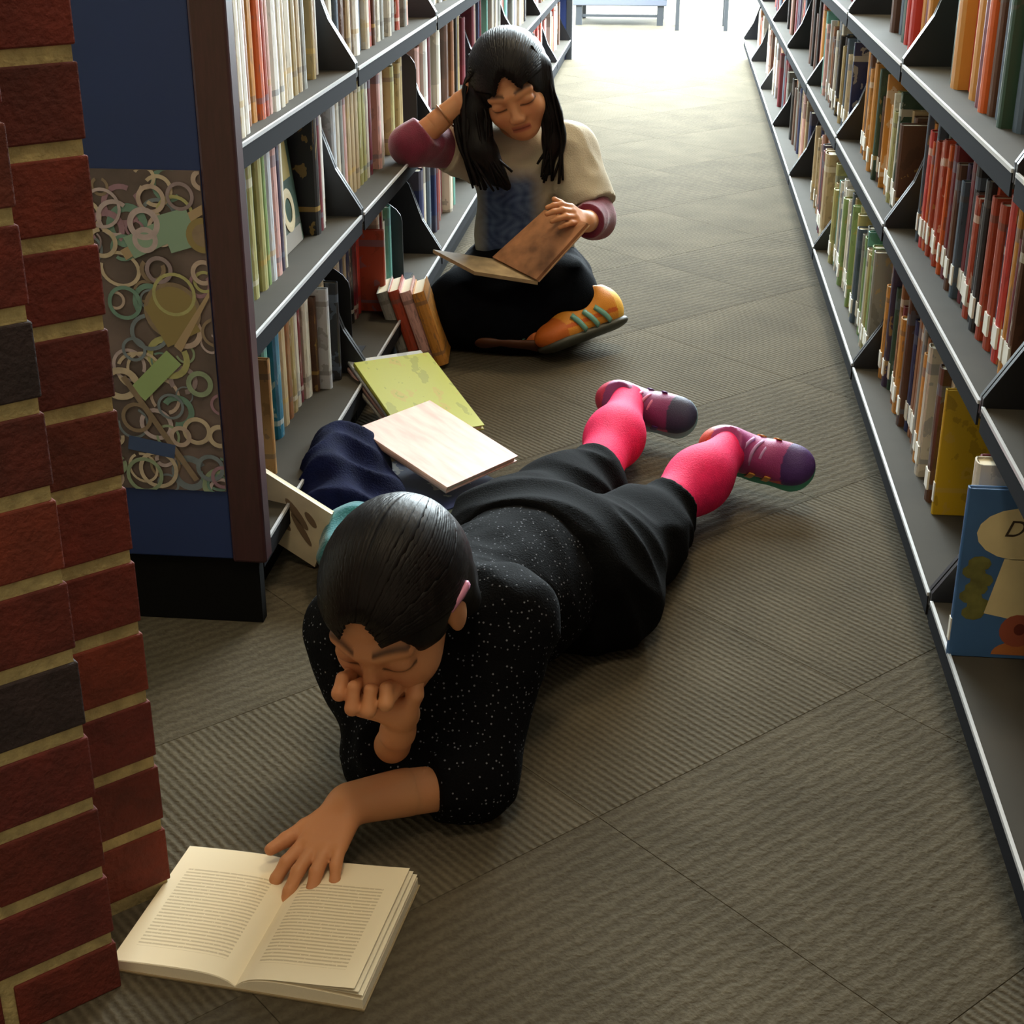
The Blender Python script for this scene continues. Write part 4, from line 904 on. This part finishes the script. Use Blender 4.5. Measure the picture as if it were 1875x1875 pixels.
for i in range(90):
    ph0 = -1.62+3.24*i/89; sd = 1 if ph0 > 0 else -1; jit = R_.uniform(-.02, .02); pts = []; rad = []; fls = []
    for k in range(15):
        t = k/14; tt0 = -1.0-.13*abs(ph0)+jit*3; tt = tt0+t*(1.5-tt0); ph = ph0*(.62+.38*min(1, t*2.2))+sd*.03+jit
        v = A(0, -math.sin(min(tt, 1.5))*.0935, 0); sc2 = math.cos(min(tt, 1.42)); v[0] = math.sin(ph)*.0755*max(sc2, .35); v[2] = math.cos(ph)*.0805*sc2-(.02*max(0, tt-1.2))
        pts.append(HP(v[0], v[1]-.013, v[2]+.022)); rad.append((.0016, .0064*(1-.6*abs(2*t-1)**3))); fls.append(ax1[0]*v[0]+ax1[1]*v[1]+ax1[2]*v[2])
    locks.append((pts, rad, np.array(fls)))
tubes_mesh(locks, 'hair_lock', M_hair, hr1)
mb = MB(); mb.tube(spl([HP(-.070, .010, .016), HP(-.077, -.008, .020), HP(-.078, -.024, .018)], 8), (.003, .006), 6, flat=ax1[0]); mb.build('hair_clip', mat('clip_pink', 'd08aa8', .3), p1, True)

# ---------------- person seated by the shelf
p2 = empty('person', (-.32, 3.3, 0)); tag(p2, 'person seated on the carpet in a grey tee, head on hand, book on lap', 'person')
H2 = A(-.338, 3.215, .560)
f2 = unit(A(.10, -.90, -.36)); u2 = unit(A(-.30, -.32, .90)); u2 = unit(u2-f2*(u2@f2))
sL, sR = A(-.222, 3.295, .405), A(-.435, 3.30, .405)
eL, eR = A(-.158, 3.225, .275), A(-.548, 3.165, .437)
wL, wR = A(-.172, 3.115, .292), A(-.448, 3.195, .520)
nk2 = A(-.33, 3.285, .445); ch2 = A(-.328, 3.325, .33); be2 = A(-.325, 3.365, .19); hp2c = A(-.325, 3.395, .10)
kR, kL = A(-.440, 3.150, .085), A(-.232, 3.16, .120)
aR, aL = A(-.29, 3.130, .05), A(-.20, 3.29, .05)
core2 = [cap(hp2c, be2, .095, .085, k=.04), cap(be2, ch2, .085, .085, k=.04, flat=((0, 1, 0), 1.2)), cap(sL, sR, .042, k=.04), cap(nk2, ch2, .038, .07, k=.03), cap(nk2, H2-f2*.03-u2*.05, .04, .038, k=.02),
         cap(sL, eL, .035, .031, k=.03), cap(sR, eR, .035, .031, k=.03), cap(eL, wL, .030, .022, k=.015), cap(eR, wR, .029, .0215, k=.015),
         cap(A(-.39, 3.38, .09), kR, .07, .05, k=.03), cap(A(-.26, 3.38, .09), kL, .07, .05, k=.03), cap(kR, aR, .045, .03, k=.02), cap(kL, aL, .045, .03, k=.02)]
V, Fq = sdf_mesh(core2, .006); V = relax(V, Fq, 2); parts = [(V, Fq, skin_cols(V))]
hp, fr = head_prims(H2, f2, u2, .96)
V, Fq = sdf_mesh(hp+[cap(nk2, H2-f2*.03-u2*.05, .04, .038, k=.02)], .0024); parts.append((V, Fq, head_cols(V, fr)))
hA = hand_prims(wL, unit(A(-.25, -.55, .30)), unit(A(.45, -.45, .6)), A(-.4, .3, .8), .76, [(.35, .5, .4)]*4, unit(A(-.65, -.25, .45)), spread=.12)
V, Fq = sdf_mesh(hA+[cap(wL+(eL-wL)*.4, wL, .0255, .022, k=.012)], .0024); parts.append((V, Fq, skin_cols(V, 3)))
hB = hand_prims(wR, unit(A(.72, -.05, .42)), unit(A(-.25, -.8, .5)), A(.3, -.2, .8), .76, [(.25, .5, .4)]*4, unit(A(.45, -.35, .75)), spread=.12)
V, Fq = sdf_mesh(hB+[cap(wR+(eR-wR)*.5, wR, .0255, .0215, k=.012)], .0024); parts.append((V, Fq, skin_cols(V, 4)))
V, Fq, Cc = merge(parts); np_mesh('body', V, Fq, M_skin, p2, Cc)
dl = unit(eL-sL); dr = unit(eR-sR)
tee = [cap(hp2c+A(0, 0, .0), be2, .112, .102, k=.05, cut=[(hp2c+A(0, 0, -.02), A(0, 0, -1))]), cap(be2, ch2, .102, .100, k=.05, flat=((0, 1, 0), 1.15)), cap(sL, sR, .056, k=.05), cap(nk2+A(0, .01, -.035), ch2, .048, .08, k=.04),
       cap(sL, eL, .056, .062, k=.04, cut=[(sL+dl*.135, dl)]), cap(sR, eR, .054, .058, k=.04, cut=[(sR+dr*.09, dr)])]
V, Fq = sdf_mesh(tee, .005, disp=wrinkle(.004, 55, 31)); V = relax(V, Fq, 1)
C = flatcol(len(V), rgb('b0a48e'))
x, y, z = V.T
w_ = np.clip((.085-np.abs(x+.350))/.04, 0, 1)*np.clip((.385-z)/.04, 0, 1)*(y < 3.36); sw = .5+.5*np.sin(x*170+3*np.sin(z*90))*np.sin(z*150+2*np.sin(x*80))
blue = np.array(rgb('2a3a60'))[None]*(1-.5*sw[:, None])+np.array(rgb('7286a4'))[None]*(.5*sw[:, None])
C = C*(1-w_[:, None])+blue*w_[:, None]
np_mesh('tee_shirt', V, Fq, vcol_mat('tee_cloth', .85, bump=.3, bscale=350), p2, C)
M_mar = mat('maroon_knit', '6a1230', .85, noise=.2, nscale=40, bump=.3, bscale=400, sheen=.3)
for (sh_, e_, w_, o_) in ((sL, eL, wL, .75), (sR, eR, wR, .30)):
    dd = unit(w_-e_); ln = np.linalg.norm(w_-e_)
    V, Fq = sdf_mesh([cap(sh_+(e_-sh_)*.35, e_, .044, .043, k=.02), cap(e_, w_, .043, .034, k=.02, cut=[(e_+dd*ln*o_, dd)])], .004, disp=wrinkle(.003, 70, 33)); np_mesh('undershirt_sleeve', V, Fq, M_mar, p2)
M_p2 = mat('dark_navy_leggings', '06080e', .95, noise=.2, nscale=30, bump=.3, bscale=350, spec=.08)
trs = [cap(hp2c, hp2c+A(0, 0, -.01), .115, .115, k=.04), cap(A(-.39, 3.38, .09), kR, .092, .080, k=.05), cap(A(-.26, 3.38, .09), kL, .092, .082, k=.05), cap(kR, aR, .072, .055, k=.04), cap(kL, aL, .070, .052, k=.04), cap(A(-.33, 3.25, .10), A(-.33, 3.14, .07), .09, .07, k=.06), cap(A(-.42, 3.14, .05), A(-.27, 3.13, .05), .045, .042, k=.04)]
V, Fq = sdf_mesh(trs, .005, disp=wrinkle(.005, 45, 41), floor=.002); V = relax(V, Fq, 2); np_mesh('trousers', V, Fq, M_p2, p2)
shoe(p2, A(-.085, 3.190, .050), unit(A(-.70, -.70, -.10)), unit(A(-.50, .10, .86)), .235, ['d88a2a', 'c8641e', 'e8b040', 'c45a1c', '3a3a30', 'e8a850', '6a9a88'], 'orange and yellow sneaker with teal stripes')
shoe(p2, A(-.250, 3.072, .022), unit(A(-.98, .05, .0)), unit(A(.0, .75, 1)), .16, ['b05a24', '8a3c1c', 'c86a28', 'c45a1c', '5a3420', 'e8a850', '6a9a88'], 'orange sneaker tucked under the lap')
# long hair
ax2 = np.array([np.cross(f2, u2), f2, u2]); Q = lambda a, b_, c: H2+ax2[0]*a+ax2[1]*b_+ax2[2]*c
hair = [ell(Q(0, -.014, .024), A(.084, .100, .086), ax2, k=.02), cap(Q(0, -.06, -.01), Q(0, -.07, -.09), .066, .055, k=.03), ell(Q(-.006, .094, -.018), A(.054, .062, .080), ax2, k=.006, sub=True)]
# falling masses of hair each side of the face
lside = [Q(.072, .0, .02), A(-.418, 3.200, .505), A(-.408, 3.185, .43), A(-.372, 3.185, .365)]
rside = [Q(-.072, .005, .02), A(-.258, 3.215, .50), A(-.250, 3.225, .44), A(-.262, 3.222, .375)]
for pl, rr in ((lside, (.022, .030, .032, .016)), (rside, (.020, .021, .021, .010))):
    for k in range(3): hair.append(cap(pl[k], pl[k+1], rr[k], rr[k+1], k=.02))
hair += [cap(A(-.43, 3.24, .52), A(-.40, 3.25, .38), .03, .02, k=.03), cap(A(-.385, 3.175, .42), A(-.345, 3.18, .35), .022, .010, k=.02)]
V, Fq = sdf_mesh(hair, .004); V = relax(V, Fq, 1); hr2 = np_mesh('hair', V, Fq, M_hair, p2)
locks = []; R_ = random.Random(9)
for i in range(80):       # over the crown, front to back on each side of the parting
    ph0 = -1.6+3.2*i/79; sd = 1 if ph0 > 0 else -1; jit = R_.uniform(-.02, .02); pts = []; rad = []; fls = []
    for k in range(12):
        t = k/11; tt0 = -1.05-.20*abs(ph0)+jit*3; tt = tt0+t*(1.3-tt0); ph = ph0*(.7+.3*min(1, t*2))+sd*.03+jit
        v = A(0, -math.sin(min(tt, 1.5))*.1005, 0); sc2 = math.cos(min(tt, 1.42)); v[0] = math.sin(ph)*.0845*max(sc2, .35); v[2] = math.cos(ph)*.0865*sc2
        pts.append(Q(v[0], v[1]-.014, v[2]+.024)); rad.append((.0018, .006)); fls.append(ax2[0]*v[0]+ax2[1]*v[1]+ax2[2]*v[2])
    locks.append((pts, rad, np.array(fls)))
for pl, wid, nn_ in ((lside, .034, 34), (rside, .022, 22)):
    for i in range(nn_):
        off = [A(R_.uniform(-1, 1)*wid, R_.uniform(-1, .4)*wid, 0)*s_ for s_ in (.7, 1, 1, .7)]; off[1:] = [off[1]+A(R_.uniform(-.006, .006), 0, 0) for _ in off[1:]]
        top = Q((1 if pl is lside else -1)*R_.uniform(.05, .072), .05*R_.uniform(-1, 1)-.01, R_.uniform(.05, .075))
        pts = [top]+[p+o_ for p, o_ in zip(pl, off)]; pts[-1] = pts[-1]+A(R_.uniform(-.015, .015), 0, R_.uniform(-.03, .02))
        locks.append((spl(pts, 16), [(.003, .0075*(1-.65*max(0, (k/16-.6)/.4))) for k in range(17)], None))
tubes_mesh(locks, 'hair_lock', M_hair, hr2)
mb = MB(); bw = eR+(wR-eR)*.70; bd_ = unit(wR-eR); bu = unit(np.cross(bd_, A(0, 1, 0))); bv = np.cross(bd_, bu)
mb.tube([bw+(bu*math.cos(a)+bv*math.sin(a))*.0268 for a in np.linspace(0, 2*math.pi, 22, endpoint=False)], .0022, 6, closed=True); mb.build('bracelet', mat('bracelet_tan', '8a5a30', .5), p2, True)
# the book on the lap
a, b_, c, d = ony(905, 474, 3.10), ony(985, 515, 3.00), ony(1078, 412, 3.045), ony(1000, 388, 3.145)
lb = empty('open_book', tuple((a+b_)/2)); tag(lb, 'open picture book with brown pages tilted on the seated reader\'s lap', 'book')
def slab(P, th, name, m, parent):
    P = [np.asarray(p, float) for p in P]; n_ = unit(np.cross(P[1]-P[0], P[2]-P[0]))*th; mb = MB(); mb.v = [tuple(p) for p in P]+[tuple(p+n_) for p in P]
    mb.f = [(3, 2, 1, 0), (4, 5, 6, 7)]+[(i, (i+1) % 4, 4+(i+1) % 4, 4+i) for i in range(4)]; mb.m = [0]*6; return mb.build(name, m, parent)
M_pic = mat('picture_page', '9a6a48', .55, noise=.5, nscale=22)
slab([a, b_, c, d], .008, 'right_pages', M_pic, lb)
e_ = A(-.135, .02, .012); nrm = unit(np.cross(b_-a, c-a))
slab([a, b_, b_+e_, a+e_], .008, 'left_pages', mat('picture_page_tan', 'a08a68', .6, noise=.3, nscale=30), lb)
slab([a-nrm*.002-(b_-a)*.02, b_-nrm*.002+(b_-a)*.02, c-nrm*.002+(c-d)*.03, d-nrm*.002-(c-d)*.03], .0018, 'cover', mat('lap_cover', 'b08a68', .5, noise=.3, nscale=20), lb)
print('faces', sum(len(o.data.polygons) for o in bpy.data.objects if o.type == 'MESH'))
